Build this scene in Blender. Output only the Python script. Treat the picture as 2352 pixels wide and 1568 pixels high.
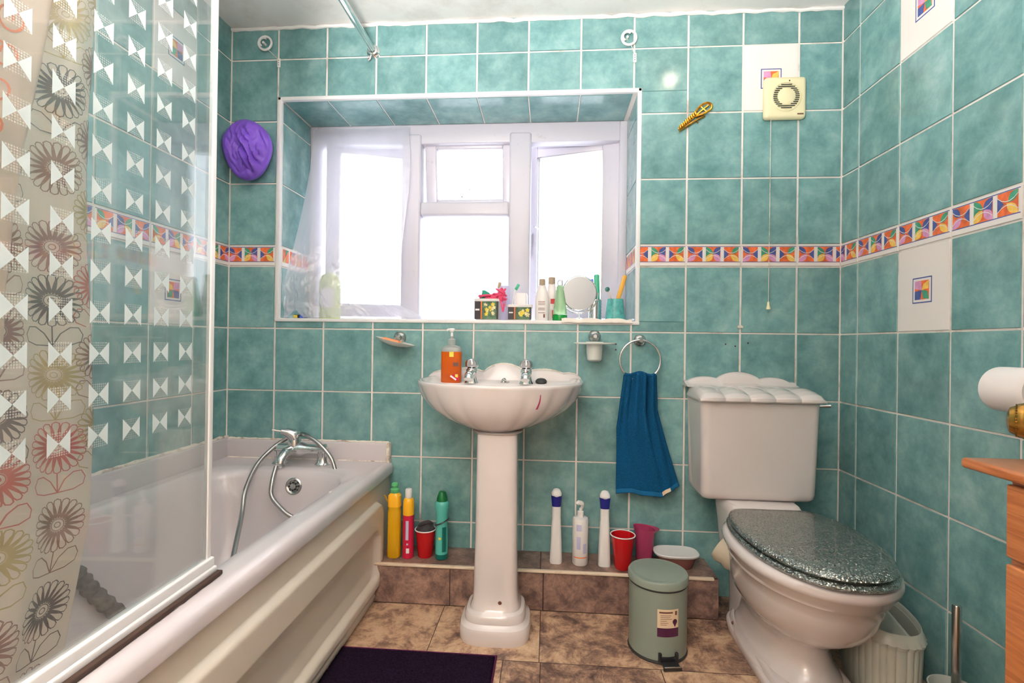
import bpy, bmesh, math, random
from mathutils import Vector, Matrix, noise
from math import pi, sin, cos, tan, radians, sqrt, atan2
random.seed(7)
for o in list(bpy.data.objects): bpy.data.objects.remove(o)
S = bpy.context.scene
COL = S.collection

# ------------------------------------------------------------------ camera
cam_d = bpy.data.cameras.new('camera'); cam = bpy.data.objects.new('camera', cam_d); COL.objects.link(cam)
S.camera = cam
cam_d.sensor_width = 36.0; cam_d.lens = 36.0*1139.4/2352.0; cam_d.clip_start = 0.01
yaw, pitch, roll = 0.0745, 0.0028, -0.0128
Rz = Matrix.Rotation(yaw, 3, 'Z'); Rx = Matrix.Rotation(pitch, 3, 'X'); Ry = Matrix.Rotation(roll, 3, 'Y')
cam.matrix_world = Matrix.Translation((-0.3084, -1.9043, 0.9337)) @ (Rz @ Rx @ Ry @ Matrix.Rotation(pi/2, 3, 'X')).to_4x4()

# ------------------------------------------------------------------ world, lights, exposure
S.view_settings.view_transform = 'Standard'; S.view_settings.look = 'None'
S.view_settings.gamma = 1.0; S.view_settings.use_curve_mapping = False
S.view_settings.exposure = 0.45
W = bpy.data.worlds.new('sky'); S.world = W; W.use_nodes = True
bg = W.node_tree.nodes['Background']; bg.inputs[0].default_value = (0.93, 0.95, 1.0, 1); bg.inputs[1].default_value = 2.6

def light(name, kind, loc, power, col, size=0.1, rot=None, size_y=None):
    d = bpy.data.lights.new(name, kind); d.energy = power; d.color = col
    if kind == 'AREA':
        d.size = size
        if size_y: d.shape = 'RECTANGLE'; d.size_y = size_y
    else: d.shadow_soft_size = size
    o = bpy.data.objects.new(name, d); o.location = loc
    if rot: o.rotation_euler = rot
    COL.objects.link(o); return o
LAMP = (-0.42, -1.45, 1.88)
HALL = (-0.5, -2.75, 2.1)
LAMP_E, HALL_E, SPOT_E, UP_E = 5, 16, 26, 540      # radiance of the spot bulb and the added fill lamps

# ------------------------------------------------------------------ node helpers
class NT:
    def __init__(s, name):
        s.m = bpy.data.materials.new(name); s.m.use_nodes = True; s.t = s.m.node_tree
        s.b = s.t.nodes['Principled BSDF']; s.out = s.t.nodes['Material Output']
    def n(s, kind, **kw):
        nd = s.t.nodes.new('ShaderNode'+kind)
        for k, v in kw.items():
            if k.startswith('i_'):
                nd.inputs[k[2:].replace('_', ' ')].default_value = v
            elif k.startswith('n_'): nd.inputs[int(k[2:])].default_value = v
            else: setattr(nd, k, v)
        return nd
    def l(s, a, ao, b, bi): s.t.links.new(a.outputs[ao], b.inputs[bi]); return b
    def ramp(s, pts, interp='LINEAR'):
        r = s.n('ValToRGB'); cr = r.color_ramp; cr.interpolation = interp
        while len(cr.elements) > 1: cr.elements.remove(cr.elements[-1])
        cr.elements[0].position = pts[0][0]; cr.elements[0].color = (*pts[0][1], 1)
        for p, c in pts[1:]:
            e = cr.elements.new(p); e.color = (*c, 1)
        return r
    def coord(s, scale=1.0, kind='Object'):
        tc = s.n('TexCoord'); mp = s.n('Mapping')
        s.l(tc, kind, mp, 'Vector'); mp.inputs['Scale'].default_value = scale if hasattr(scale, '__len__') else (scale,)*3
        return mp
def c8(r, g, b):
    f = lambda v: (v/255/12.92 if v/255 <= .04045 else ((v/255+.055)/1.055)**2.4)
    return (f(r), f(g), f(b))
def mat(name, col, rough=.4, metal=0, spec=.5, coat=0, bump=None, var=0.0, trans=0, alpha=1, ior=1.45, sss=0, emis=None, vscale=20):
    t = NT(name); b = t.b
    b.inputs['Roughness'].default_value = rough; b.inputs['Metallic'].default_value = metal
    b.inputs['Specular IOR Level'].default_value = spec; b.inputs['Coat Weight'].default_value = coat
    b.inputs['Coat Roughness'].default_value = .08
    b.inputs['Transmission Weight'].default_value = trans; b.inputs['Alpha'].default_value = alpha; b.inputs['IOR'].default_value = ior
    mp = t.coord()
    ns = t.n('TexNoise', i_Scale=float(vscale), i_Detail=4.0); t.l(mp, 0, ns, 'Vector')
    lo = tuple(c*(1-var) for c in col); hi = tuple(min(1, c*(1+var)) for c in col)
    r = t.ramp([(.3, lo), (.7, hi)]); t.l(ns, 'Fac', r, 0); t.l(r, 0, b, 'Base Color')
    if bump:
        n2 = t.n('TexNoise', i_Scale=float(bump[0]), i_Detail=3.0); t.l(mp, 0, n2, 'Vector')
        bp = t.n('Bump', i_Strength=float(bump[1]), i_Distance=.002); t.l(n2, 'Fac', bp, 'Height'); t.l(bp, 0, b, 'Normal')
    if emis:
        b.inputs['Emission Color'].default_value = (*emis[0], 1); b.inputs['Emission Strength'].default_value = emis[1]
    if sss:
        b.inputs['Subsurface Weight'].default_value = sss; b.inputs['Subsurface Radius'].default_value = (.02, .02, .02)
    return t.m

def teal_mat():
    t = NT('teal_tile'); b = t.b
    mp = t.coord(); g = t.n('NewGeometry')
    # every tile takes its own patch of the mottled glaze
    ad = t.n('VectorMath', operation='ADD'); sc = t.n('VectorMath', operation='SCALE')
    cb = t.n('CombineXYZ'); t.l(g, 'Random Per Island', cb, 0); t.l(g, 'Random Per Island', cb, 2)
    t.l(cb, 0, sc, 0); sc.inputs['Scale'].default_value = 37.0
    t.l(mp, 0, ad, 0); t.l(sc, 0, ad, 1)
    n1 = t.n('TexNoise', i_Scale=10.0, i_Detail=8.0, i_Roughness=.66, i_Distortion=.12); t.l(ad, 0, n1, 'Vector')
    r = t.ramp([(.25, c8(82, 126, 128)), (.45, c8(110, 154, 154)), (.58, c8(128, 170, 169)), (.8, c8(163, 195, 193))]); t.l(n1, 'Fac', r, 0)
    hs = t.n('HueSaturation'); t.l(r, 0, hs, 'Color')
    mr = t.n('MapRange'); mr.inputs['To Min'].default_value = .86; mr.inputs['To Max'].default_value = 1.08
    t.l(g, 'Random Per Island', mr, 'Value'); t.l(mr, 0, hs, 'Value')
    t.l(hs, 0, b, 'Base Color'); b.inputs['Roughness'].default_value = .16; b.inputs['Specular IOR Level'].default_value = .5
    n3 = t.n('TexNoise', i_Scale=9.0, i_Detail=2.0); t.l(ad, 0, n3, 'Vector')
    bp = t.n('Bump', i_Strength=.25, i_Distance=.004); t.l(n3, 'Fac', bp, 'Height'); t.l(bp, 0, b, 'Normal')
    return t.m
def floor_mat():
    t = NT('brown_marble_vinyl'); b = t.b
    mp = t.coord(); g = t.n('NewGeometry')
    ad = t.n('VectorMath', operation='ADD'); cb = t.n('CombineXYZ'); sc = t.n('VectorMath', operation='SCALE')
    t.l(g, 'Random Per Island', cb, 0); t.l(g, 'Random Per Island', cb, 1); t.l(cb, 0, sc, 0); sc.inputs['Scale'].default_value = 23.0
    t.l(mp, 0, ad, 0); t.l(sc, 0, ad, 1)
    n1 = t.n('TexNoise', i_Scale=13.0, i_Detail=10.0, i_Roughness=.78, i_Distortion=.35); t.l(ad, 0, n1, 'Vector')
    ob = t.n('Math', operation='MULTIPLY_ADD'); t.l(g, 'Random Per Island', ob, 0); ob.inputs[1].default_value = .16; ob.inputs[2].default_value = -.06
    sm = t.n('Math', operation='ADD'); t.l(n1, 'Fac', sm, 0); t.l(ob, 0, sm, 1)
    r = t.ramp([(.34, c8(60, 42, 38)), (.44, c8(104, 78, 68)), (.52, c8(150, 118, 98)), (.59, c8(190, 156, 126)), (.70, c8(212, 182, 152))]); t.l(sm, 0, r, 0)
    t.l(r, 0, b, 'Base Color'); b.inputs['Roughness'].default_value = .42
    return t.m
def marble2():  # ledge facing: darker, finer grain
    t = NT('brown_marble_facing'); b = t.b
    mp = t.coord()
    n1 = t.n('TexNoise', i_Scale=16.0, i_Detail=10.0, i_Roughness=.76, i_Distortion=.3); t.l(mp, 0, n1, 'Vector')
    r = t.ramp([(.30, c8(62, 46, 42)), (.45, c8(110, 86, 78)), (.57, c8(148, 118, 104)), (.72, c8(184, 152, 132))]); t.l(n1, 'Fac', r, 0)
    t.l(r, 0, b, 'Base Color'); b.inputs['Roughness'].default_value = .4
    return t.m
def wood_mat():
    t = NT('orange_pine'); b = t.b
    mp = t.coord((3.0, 3.0, 40.0))
    w = t.n('TexNoise', i_Scale=2.0, i_Detail=6.0, i_Distortion=1.6); t.l(mp, 0, w, 'Vector')
    r = t.ramp([(.3, c8(172, 98, 50)), (.5, c8(198, 118, 66)), (.7, c8(214, 138, 84))]); t.l(w, 'Fac', r, 0)
    t.l(r, 0, b, 'Base Color'); b.inputs['Roughness'].default_value = .28; b.inputs['Coat Weight'].default_value = .3
    return t.m
def glitter_mat():
    t = NT('silver_glitter_resin'); b = t.b
    mp = t.coord(); v = t.n('TexVoronoi', i_Scale=420.0); t.l(mp, 0, v, 'Vector')
    g = t.n('NewGeometry'); s1 = t.n('VectorMath', operation='SUBTRACT'); s1.inputs[1].default_value = (.5, .5, .5); t.l(v, 'Color', s1, 0)
    s2 = t.n('VectorMath', operation='SCALE'); s2.inputs['Scale'].default_value = 1.3; t.l(s1, 0, s2, 0)
    a = t.n('VectorMath', operation='ADD'); t.l(g, 'Normal', a, 0); t.l(s2, 0, a, 1)
    nn = t.n('VectorMath', operation='NORMALIZE'); t.l(a, 0, nn, 0); t.l(nn, 0, b, 'Normal')
    r = t.ramp([(0, c8(96, 104, 100)), (1, c8(196, 202, 196))]); t.l(v, 'Color', r, 0); t.l(r, 0, b, 'Base Color')
    b.inputs['Metallic'].default_value = .85; b.inputs['Roughness'].default_value = .22
    b.inputs['Coat Weight'].default_value = .7; b.inputs['Coat Roughness'].default_value = .05
    return t.m
def thin(name, tint, cover, col, gloss=.1, transl=.5, rough=.1, bump=None):
    """clear or hazy sheet: part transparent, part diffuse/translucent, fresnel gloss on top"""
    t = NT(name); t.t.nodes.remove(t.b)
    tr = t.n('BsdfTransparent'); tr.inputs[0].default_value = (*tint, 1)
    df = t.n('BsdfDiffuse'); df.inputs[0].default_value = (*col, 1); tl = t.n('BsdfTranslucent'); tl.inputs[0].default_value = (*col, 1)
    m1 = t.n('MixShader'); m1.inputs[0].default_value = transl; t.l(df, 0, m1, 1); t.l(tl, 0, m1, 2)
    m2 = t.n('MixShader'); m2.inputs[0].default_value = cover; t.l(tr, 0, m2, 1); t.l(m1, 0, m2, 2)
    gl = t.n('BsdfGlossy', i_Roughness=rough); ge = t.n('NewGeometry'); dp = t.n('VectorMath', operation='DOT_PRODUCT'); t.l(ge, 'Incoming', dp, 0); t.l(ge, 'Normal', dp, 1)
    ab = t.n('Math', operation='ABSOLUTE'); t.l(dp, 'Value', ab, 0)
    s1 = t.n('Math', operation='SUBTRACT'); s1.inputs[0].default_value = 1.0; t.l(ab, 0, s1, 1)
    pw = t.n('Math', operation='POWER'); pw.inputs[1].default_value = 5.0; t.l(s1, 0, pw, 0)
    fr = t.n('Math', operation='MULTIPLY_ADD'); fr.inputs[1].default_value = .96; fr.inputs[2].default_value = .04; t.l(pw, 0, fr, 0)
    mu = t.n('Math', operation='MULTIPLY'); mu.use_clamp = True; mu.inputs[1].default_value = gloss; t.l(fr, 0, mu, 0)
    m3 = t.n('MixShader'); t.l(mu, 0, m3, 0); t.l(m2, 0, m3, 1); t.l(gl, 0, m3, 2)
    if bump:
        mp = t.coord(); n = t.n('TexNoise', i_Scale=float(bump[0]), i_Detail=3.0); t.l(mp, 0, n, 'Vector')
        bp = t.n('Bump', i_Strength=float(bump[1]), i_Distance=.004); t.l(n, 'Fac', bp, 'Height'); t.l(bp, 0, gl, 'Normal'); t.l(bp, 0, df, 'Normal')
    t.l(m3, 0, t.out, 'Surface'); return t.m
def dots_mat():
    t = NT('dotted_frosting'); t.t.nodes.remove(t.b)
    mp = t.coord((1, 1, 1)); v = t.n('TexVoronoi', i_Scale=300.0, i_Randomness=0.0); v.inputs['Randomness'].default_value = 0; t.l(mp, 0, v, 'Vector')
    lt = t.n('Math', operation='LESS_THAN'); lt.inputs[1].default_value = .34; t.l(v, 'Distance', lt, 0)
    tr = t.n('BsdfTransparent'); df = t.n('BsdfDiffuse'); df.inputs[0].default_value = (*c8(228, 234, 232), 1)
    ml = t.n('Math', operation='MULTIPLY'); ml.inputs[1].default_value = .35; t.l(lt, 0, ml, 0)
    m = t.n('MixShader'); t.l(ml, 0, m, 0); t.l(tr, 0, m, 1); t.l(df, 0, m, 2); t.l(m, 0, t.out, 'Surface'); return t.m
def dirty(name, col, dcol, scale, lo, hi, rough=.5):
    t = NT(name); b = t.b; mp = t.coord()
    n = t.n('TexNoise', i_Scale=float(scale), i_Detail=6.0, i_Roughness=.65); t.l(mp, 0, n, 'Vector')
    r = t.ramp([(lo, col), (hi, dcol)]); t.l(n, 'Fac', r, 0); t.l(r, 0, b, 'Base Color'); b.inputs['Roughness'].default_value = rough
    return t.m

M = {}
M['teal'] = teal_mat(); M['floor'] = floor_mat(); M['marble'] = marble2(); M['wood'] = wood_mat(); M['glitter'] = glitter_mat()
M['grout'] = dirty('white_grout', c8(234, 227, 220), c8(150, 128, 108), 7, .55, .78, .8)
M['wtile'] = mat('white_tile', c8(236, 230, 226), .14)
M['ceil'] = dirty('white_ceiling_paint', c8(238, 236, 234), c8(214, 208, 203), 5, .5, .8, .9)
M['trim'] = mat('white_plastic_trim', c8(238, 236, 236), .3)
M['upvc'] = dirty('white_window_plastic', c8(206, 203, 214), c8(160, 152, 150), 14, .66, .84, .3)
M['ceramic'] = mat('white_ceramic', c8(218, 209, 206), .10, coat=.6)
M['bath'] = mat('white_bath_enamel', c8(209, 201, 203), .14, coat=.4)
M['panel'] = mat('cream_bath_panel', c8(214, 204, 190), .3)
M['seal'] = dirty('old_sealant', c8(228, 220, 208), c8(150, 118, 96), 18, .5, .68, .7)
M['chrome'] = mat('chrome', (.78, .78, .78), .10, metal=1)
M['hose'] = mat('grey_metal_hose', (.42, .41, .40), .30, metal=1)
M['dullm'] = mat('dull_grey_metal', (.55, .55, .53), .25, metal=1)
M['orange'] = mat('glaze_orange', c8(226, 110, 62), .2, var=.25, vscale=60); M['blue'] = mat('glaze_blue', c8(74, 88, 150), .2, var=.2, vscale=60)
M['green'] = mat('glaze_green', c8(70, 150, 120), .2, var=.2, vscale=60); M['yellow'] = mat('glaze_yellow', c8(240, 196, 96), .2, var=.15, vscale=60)
M['pink'] = mat('glaze_pink', c8(216, 152, 196), .2, var=.15, vscale=60)
M['screen'] = thin('clear_screen_glass', (.95, .97, .965), .06, (.9, .95, .95), gloss=2.2, transl=.3, rough=.03)
M['frost'] = mat('white_frosting', c8(196, 208, 208), .4)
M['dots'] = dots_mat()
M['pane'] = thin('obscure_window_glass', (.97, .98, 1), .10, (1, 1, 1), gloss=1.0, transl=.9, rough=.15, bump=(90, .6))
M['film'] = thin('clear_plastic_film', (.95, .95, .98), .50, c8(236, 234, 242), gloss=1.8, transl=.55, rough=.16, bump=(26, 1.0))
M['curtain'] = thin('cream_curtain_cloth', (.97, .9, .84), .93, c8(255, 234, 218), gloss=.5, transl=.5, rough=.4)
for k, c in (('ln_brown', (146, 100, 80)), ('ln_dark', (92, 76, 74)), ('ln_red', (196, 92, 78)), ('ln_olive', (184, 162, 104)), ('ln_orange', (226, 116, 60)), ('ln_mauve', (150, 106, 100))):
    M[k] = mat('print_'+k[3:], c8(*c), .6)
M['black'] = mat('black_plastic', (.02, .02, .022), .35); M['rubber'] = mat('black_rubber', (.03, .03, .03), .6)
M['white'] = mat('white_plastic', c8(236, 234, 232), .3); M['cream'] = mat('yellowed_plastic', c8(232, 224, 184), .35)
M['creamstrip'] = dirty('cream_edge_strip', c8(222, 204, 180), c8(160, 130, 106), 12, .55, .8, .4)
M['brass'] = mat('antique_brass', c8(176, 132, 64), .25, metal=1, var=.35, vscale=60); M['gold'] = mat('bright_gold', c8(226, 160, 60), .28, metal=1, var=.3, vscale=120)
M['towel'] = mat('blue_terry', c8(20, 80, 122), .95, spec=.1, bump=(520, 1.0), var=.3, vscale=300)
M['towelhem'] = mat('blue_woven_hem', c8(34, 100, 146), .9, spec=.1)
M['purple'] = mat('purple_nylon', c8(128, 84, 204), .38, var=.2, vscale=8, bump=(14, .9))
M['mat'] = mat('purple_pile', c8(34, 24, 38), 1.0, spec=0, bump=(600, 1.0), var=.5, vscale=220); M['matedge'] = mat('plum_stitched_edge', c8(84, 32, 66), .9, spec=.1)
M['bin'] = mat('grey_green_enamel', c8(132, 143, 132), .38)
M['paper'] = mat('toilet_paper', c8(240, 234, 232), .9, spec=.1)
M['label'] = mat('cream_label', c8(226, 204, 172), .5); M['plum'] = mat('plum_print', c8(74, 24, 58), .5); M['ink'] = mat('brown_ink', c8(112, 72, 60), .5)
M['flute'] = mat('white_moulded_plastic', c8(206, 208, 196), .35)
M['yel'] = mat('yellow_bottle_plastic', c8(214, 164, 22), .25); M['yel2'] = mat('amber_bottle_plastic', c8(248, 184, 40), .25)
M['red'] = mat('red_plastic', c8(186, 22, 28), .25); M['redpink'] = mat('magenta_red_can', c8(198, 34, 66), .25)
M['pinkp'] = mat('pink_translucent_plastic', c8(184, 70, 110), .2, trans=.25)
M['teal2'] = mat('turquoise_can', c8(84, 178, 166), .25); M['dkgreen'] = mat('dark_green_cap', c8(16, 106, 56), .3); M['dkteal'] = mat('dark_teal_band', c8(10, 100, 90), .3)
M['grncap'] = mat('clear_green_cap', c8(110, 208, 140), .2, trans=.3); M['navy'] = mat('navy_plastic', c8(30, 34, 128), .3)
M['skinpink'] = mat('pinkish_clear_plastic', c8(170, 112, 104), .2, trans=.4)
M['amber'] = mat('orange_liquid_soap', c8(232, 104, 20), .12, trans=.35); M['clearp'] = mat('clear_plastic', c8(214, 216, 214), .1, trans=.6)
M['smoke'] = mat('dark_stuffing', c8(58, 54, 58), .9, bump=(60, 1), var=.5, vscale=60)
M['frostg'] = mat('frosted_glass', c8(232, 236, 230), .3, trans=.25); M['soap'] = mat('peach_soap', c8(250, 150, 100), .5)
M['mirror'] = mat('mirror_glass', (.86, .86, .86), .02, metal=1); M['lightgreen'] = mat('pale_green_plastic', c8(176, 218, 170), .15, trans=.45)
M['gliquid'] = mat('green_liquid', c8(10, 150, 60), .1, trans=.2); M['tealcup'] = mat('teal_speckled_ceramic', c8(88, 170, 168), .3, var=.35, vscale=50)
M['brushgreen'] = mat('green_plastic', c8(60, 178, 138), .3); M['bluep'] = mat('blue_plastic', c8(80, 110, 220), .3); M['comb'] = mat('amber_plastic', c8(232, 172, 70), .3)
M['tubwhite'] = mat('white_tub_plastic', c8(238, 232, 230), .3); M['tublabel'] = mat('black_label', c8(34, 34, 42), .4); M['lorange'] = mat('orange_label_stripe', c8(236, 120, 40), .4)
M['petal'] = mat('flower_print', c8(222, 210, 160), .5, var=.3, vscale=90); M['leafp'] = mat('leaf_print', c8(74, 104, 78), .5, var=.5, vscale=70); M['yelp'] = mat('yellow_flower_print', c8(222, 200, 70), .5, var=.2, vscale=70)
M['net'] = mat('hot_pink_netting', c8(244, 84, 128), .6, alpha=.8); M['greenpuff'] = mat('green_cloth', c8(44, 150, 120), .8)
M['limebot'] = mat('lime_plastic', c8(206, 226, 110), .25, trans=.2); M['taupe'] = mat('taupe_cap', c8(172, 152, 128), .35); M['cloth'] = mat('white_cloth', c8(236, 226, 216), .95, spec=.1, bump=(200, .6))
M['pipe'] = mat('cream_waste_pipe', c8(196, 184, 162), .5); M['pinktube'] = mat('lilac_tube', c8(196, 196, 226), .3)
M['bulb'] = mat('lamp_bulb', (1, .9, .8), .3, emis=((1.0, .80, .6), SPOT_E)); M['globe'] = mat('added_opal_globe', (1, .96, .9), .3, emis=((1.0, .95, .91), LAMP_E)); M['hallglobe'] = mat('added_hall_globe', (1, .96, .9), .3, emis=((1.0, .91, .83), HALL_E))
M['upglow'] = mat('added_uplight_glow', (1, .97, .95), .5, emis=((1.0, .96, .93), UP_E)); M['plaster'] = mat('cream_plaster', c8(226, 216, 204), .9); M['carpet'] = mat('beige_carpet', c8(150, 130, 112), 1.0, bump=(300, 1))
M['greysp'] = mat('dark_grey_sponge', c8(92, 92, 90), .95, bump=(60, 1.0), var=.5, vscale=60)
M['dirt'] = mat('dark_dirt', c8(70, 52, 44), .9)
M['slate'] = mat('dark_slot', (.03, .035, .03), .8)

# ------------------------------------------------------------------ mesh helpers. geometry = (verts, faces, [material slots per face] or int)
def obj(name, geoms, mats, parent=None, angle=38, loc=None, rot=None):
    V, F, MI = [], [], []
    for g in geoms:
        v, f = g[0], g[1]; mi = g[2] if len(g) > 2 else 0
        k = len(V); V += [tuple(p) for p in v]
        for j, fc in enumerate(f):
            F.append([i+k for i in fc]); MI.append(mi if isinstance(mi, int) else mi[j])
    me = bpy.data.meshes.new(name); me.from_pydata(V, [], F)
    for m in (mats if isinstance(mats, (list, tuple)) else [mats]): me.materials.append(M[m])
    me.polygons.foreach_set('material_index', MI)
    me.polygons.foreach_set('use_smooth', [True]*len(F)); me.update()
    me.set_sharp_from_angle(angle=radians(angle))
    o = bpy.data.objects.new(name, me); COL.objects.link(o)
    if parent is not None: o.parent = parent
    if loc: o.location = loc
    if rot: o.rotation_euler = rot
    return o
def tag(o, label, cat, group=None):
    o['label'] = label; o['category'] = cat
    if group: o['group'] = group
    return o
def thing(name, label, cat, loc, rotz=0, group=None):
    o = bpy.data.objects.new(name, None); o.empty_display_size = .02; COL.objects.link(o)
    o.location = loc; o.rotation_euler = (0, 0, rotz); return tag(o, label, cat, group)
def struct(o): o['kind'] = 'structure'; return o
def T(g, loc=(0, 0, 0), rot=None, scale=None, mi=None):
    m = Matrix.Translation(loc)
    if rot: m = m @ Matrix.Rotation(rot[2], 4, 'Z') @ Matrix.Rotation(rot[1], 4, 'Y') @ Matrix.Rotation(rot[0], 4, 'X')
    if scale: m = m @ Matrix.Diagonal((*scale, 1))
    return ([m @ Vector(p) for p in g[0]], g[1], g[2] if mi is None and len(g) > 2 else (mi or 0))
def box(x0, x1, y0, y1, z0, z1, mi=0):
    v = [(x, y, z) for x in (x0, x1) for y in (y0, y1) for z in (z0, z1)]
    return (v, [(0, 1, 3, 2), (4, 6, 7, 5), (0, 4, 5, 1), (2, 3, 7, 6), (0, 2, 6, 4), (1, 5, 7, 3)], mi)
def rbox(x0, x1, y0, y1, z0, z1, r=.004, seg=3, mi=0):
    bm = bmesh.new(); bmesh.ops.create_cube(bm, size=1)
    for v in bm.verts: v.co = Vector(((x0+x1)/2+v.co.x*(x1-x0), (y0+y1)/2+v.co.y*(y1-y0), (z0+z1)/2+v.co.z*(z1-z0)))
    bmesh.ops.bevel(bm, geom=bm.edges[:], offset=r, segments=seg, profile=.5, affect='EDGES')
    bm.verts.index_update(); v = [tuple(p.co) for p in bm.verts]; f = [[q.index for q in p.verts] for p in bm.faces]; bm.free()
    return (v, f, mi)
def loft(rings, closed=True, cap0=True, cap1=True, mi=0):
    n = len(rings[0]); V = [p for r in rings for p in r]; F = []
    for i in range(len(rings)-1):
        for j in range(n if closed else n-1):
            a, b = i*n+j, i*n+(j+1) % n
            F.append((a, b, b+n, a+n))
    if cap0: F.append(tuple(range(n-1, -1, -1)))
    if cap1: F.append(tuple(range((len(rings)-1)*n, len(rings)*n)))
    return (V, F, mi)
def lathe(prof, seg=40, c=(0, 0), mi=0, cap0=True, cap1=True, sx=1, sy=1):
    rings = [[(c[0]+r*sx*cos(2*pi*k/seg), c[1]+r*sy*sin(2*pi*k/seg), z) for k in range(seg)] for r, z in prof]
    return loft(rings, True, cap0, cap1, mi)
def tube(path, r, n=12, mi=0, cap=True, closed=False):
    P = [Vector(p) for p in path]; R = r if hasattr(r, '__len__') else [r]*len(P)
    rings = []; up = None
    for i, p in enumerate(P):
        if closed: t = (P[(i+1) % len(P)]-P[i-1]).normalized()
        else: t = (P[min(i+1, len(P)-1)]-P[max(i-1, 0)]).normalized()
        if up is None: up = t.orthogonal().normalized()
        up = (up-t*up.dot(t)).normalized(); s = t.cross(up)
        rings.append([p+(up*cos(2*pi*k/n)+s*sin(2*pi*k/n))*R[i] for k in range(n)])
    if closed:
        rings.append(rings[0]); return loft(rings, True, False, False, mi)
    return loft(rings, True, cap, cap, mi)
def spline(pts, n=10):
    P = [Vector(p) for p in pts]; P = [P[0]*2-P[1]]+P+[P[-1]*2-P[-2]]; out = []
    for i in range(1, len(P)-2):
        for k in range(n):
            t = k/n; a, b, c, d = P[i-1:i+3]
            out.append(.5*((2*b)+(c-a)*t+(2*a-5*b+4*c-d)*t*t+(3*b-a-3*c+d)*t**3))
    out.append(P[-2]); return out
def sup(cx, cy, rx, ry, z, e=2.5, n=48, f=None):
    """superellipse ring"""
    o = []
    for k in range(n):
        a = 2*pi*k/n; c, s = cos(a), sin(a)
        x = math.copysign(abs(c)**(2/e), c); y = math.copysign(abs(s)**(2/e), s); q = f(a) if f else 1
        o.append((cx+rx*x*q, cy+ry*y*q, z))
    return o
def torus(R, r, loc=(0, 0, 0), axis='Z', n=40, m=10, mi=0, a0=0, a1=2*pi):
    full = abs(a1-a0-2*pi) < 1e-6; N = n if full else n+1
    pts = []
    for k in range(N):
        a = a0+(a1-a0)*k/n; u, v = R*cos(a), R*sin(a)
        pts.append((loc[0]+u, loc[1]+v, loc[2]) if axis == 'Z' else (loc[0]+u, loc[1], loc[2]+v) if axis == 'Y' else (loc[0], loc[1]+u, loc[2]+v))
    return tube(pts, r, m, mi, closed=full)
def grid(nu, nv, fn, mi=0):
    V = [fn(i/nu, j/nv) for j in range(nv+1) for i in range(nu+1)]
    F = [(j*(nu+1)+i, j*(nu+1)+i+1, (j+1)*(nu+1)+i+1, (j+1)*(nu+1)+i) for j in range(nv) for i in range(nu)]
    return (V, F, mi)
def solid(o, t, off=0):
    md = o.modifiers.new('thickness', 'SOLIDIFY'); md.thickness = t; md.offset = off; return o

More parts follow.
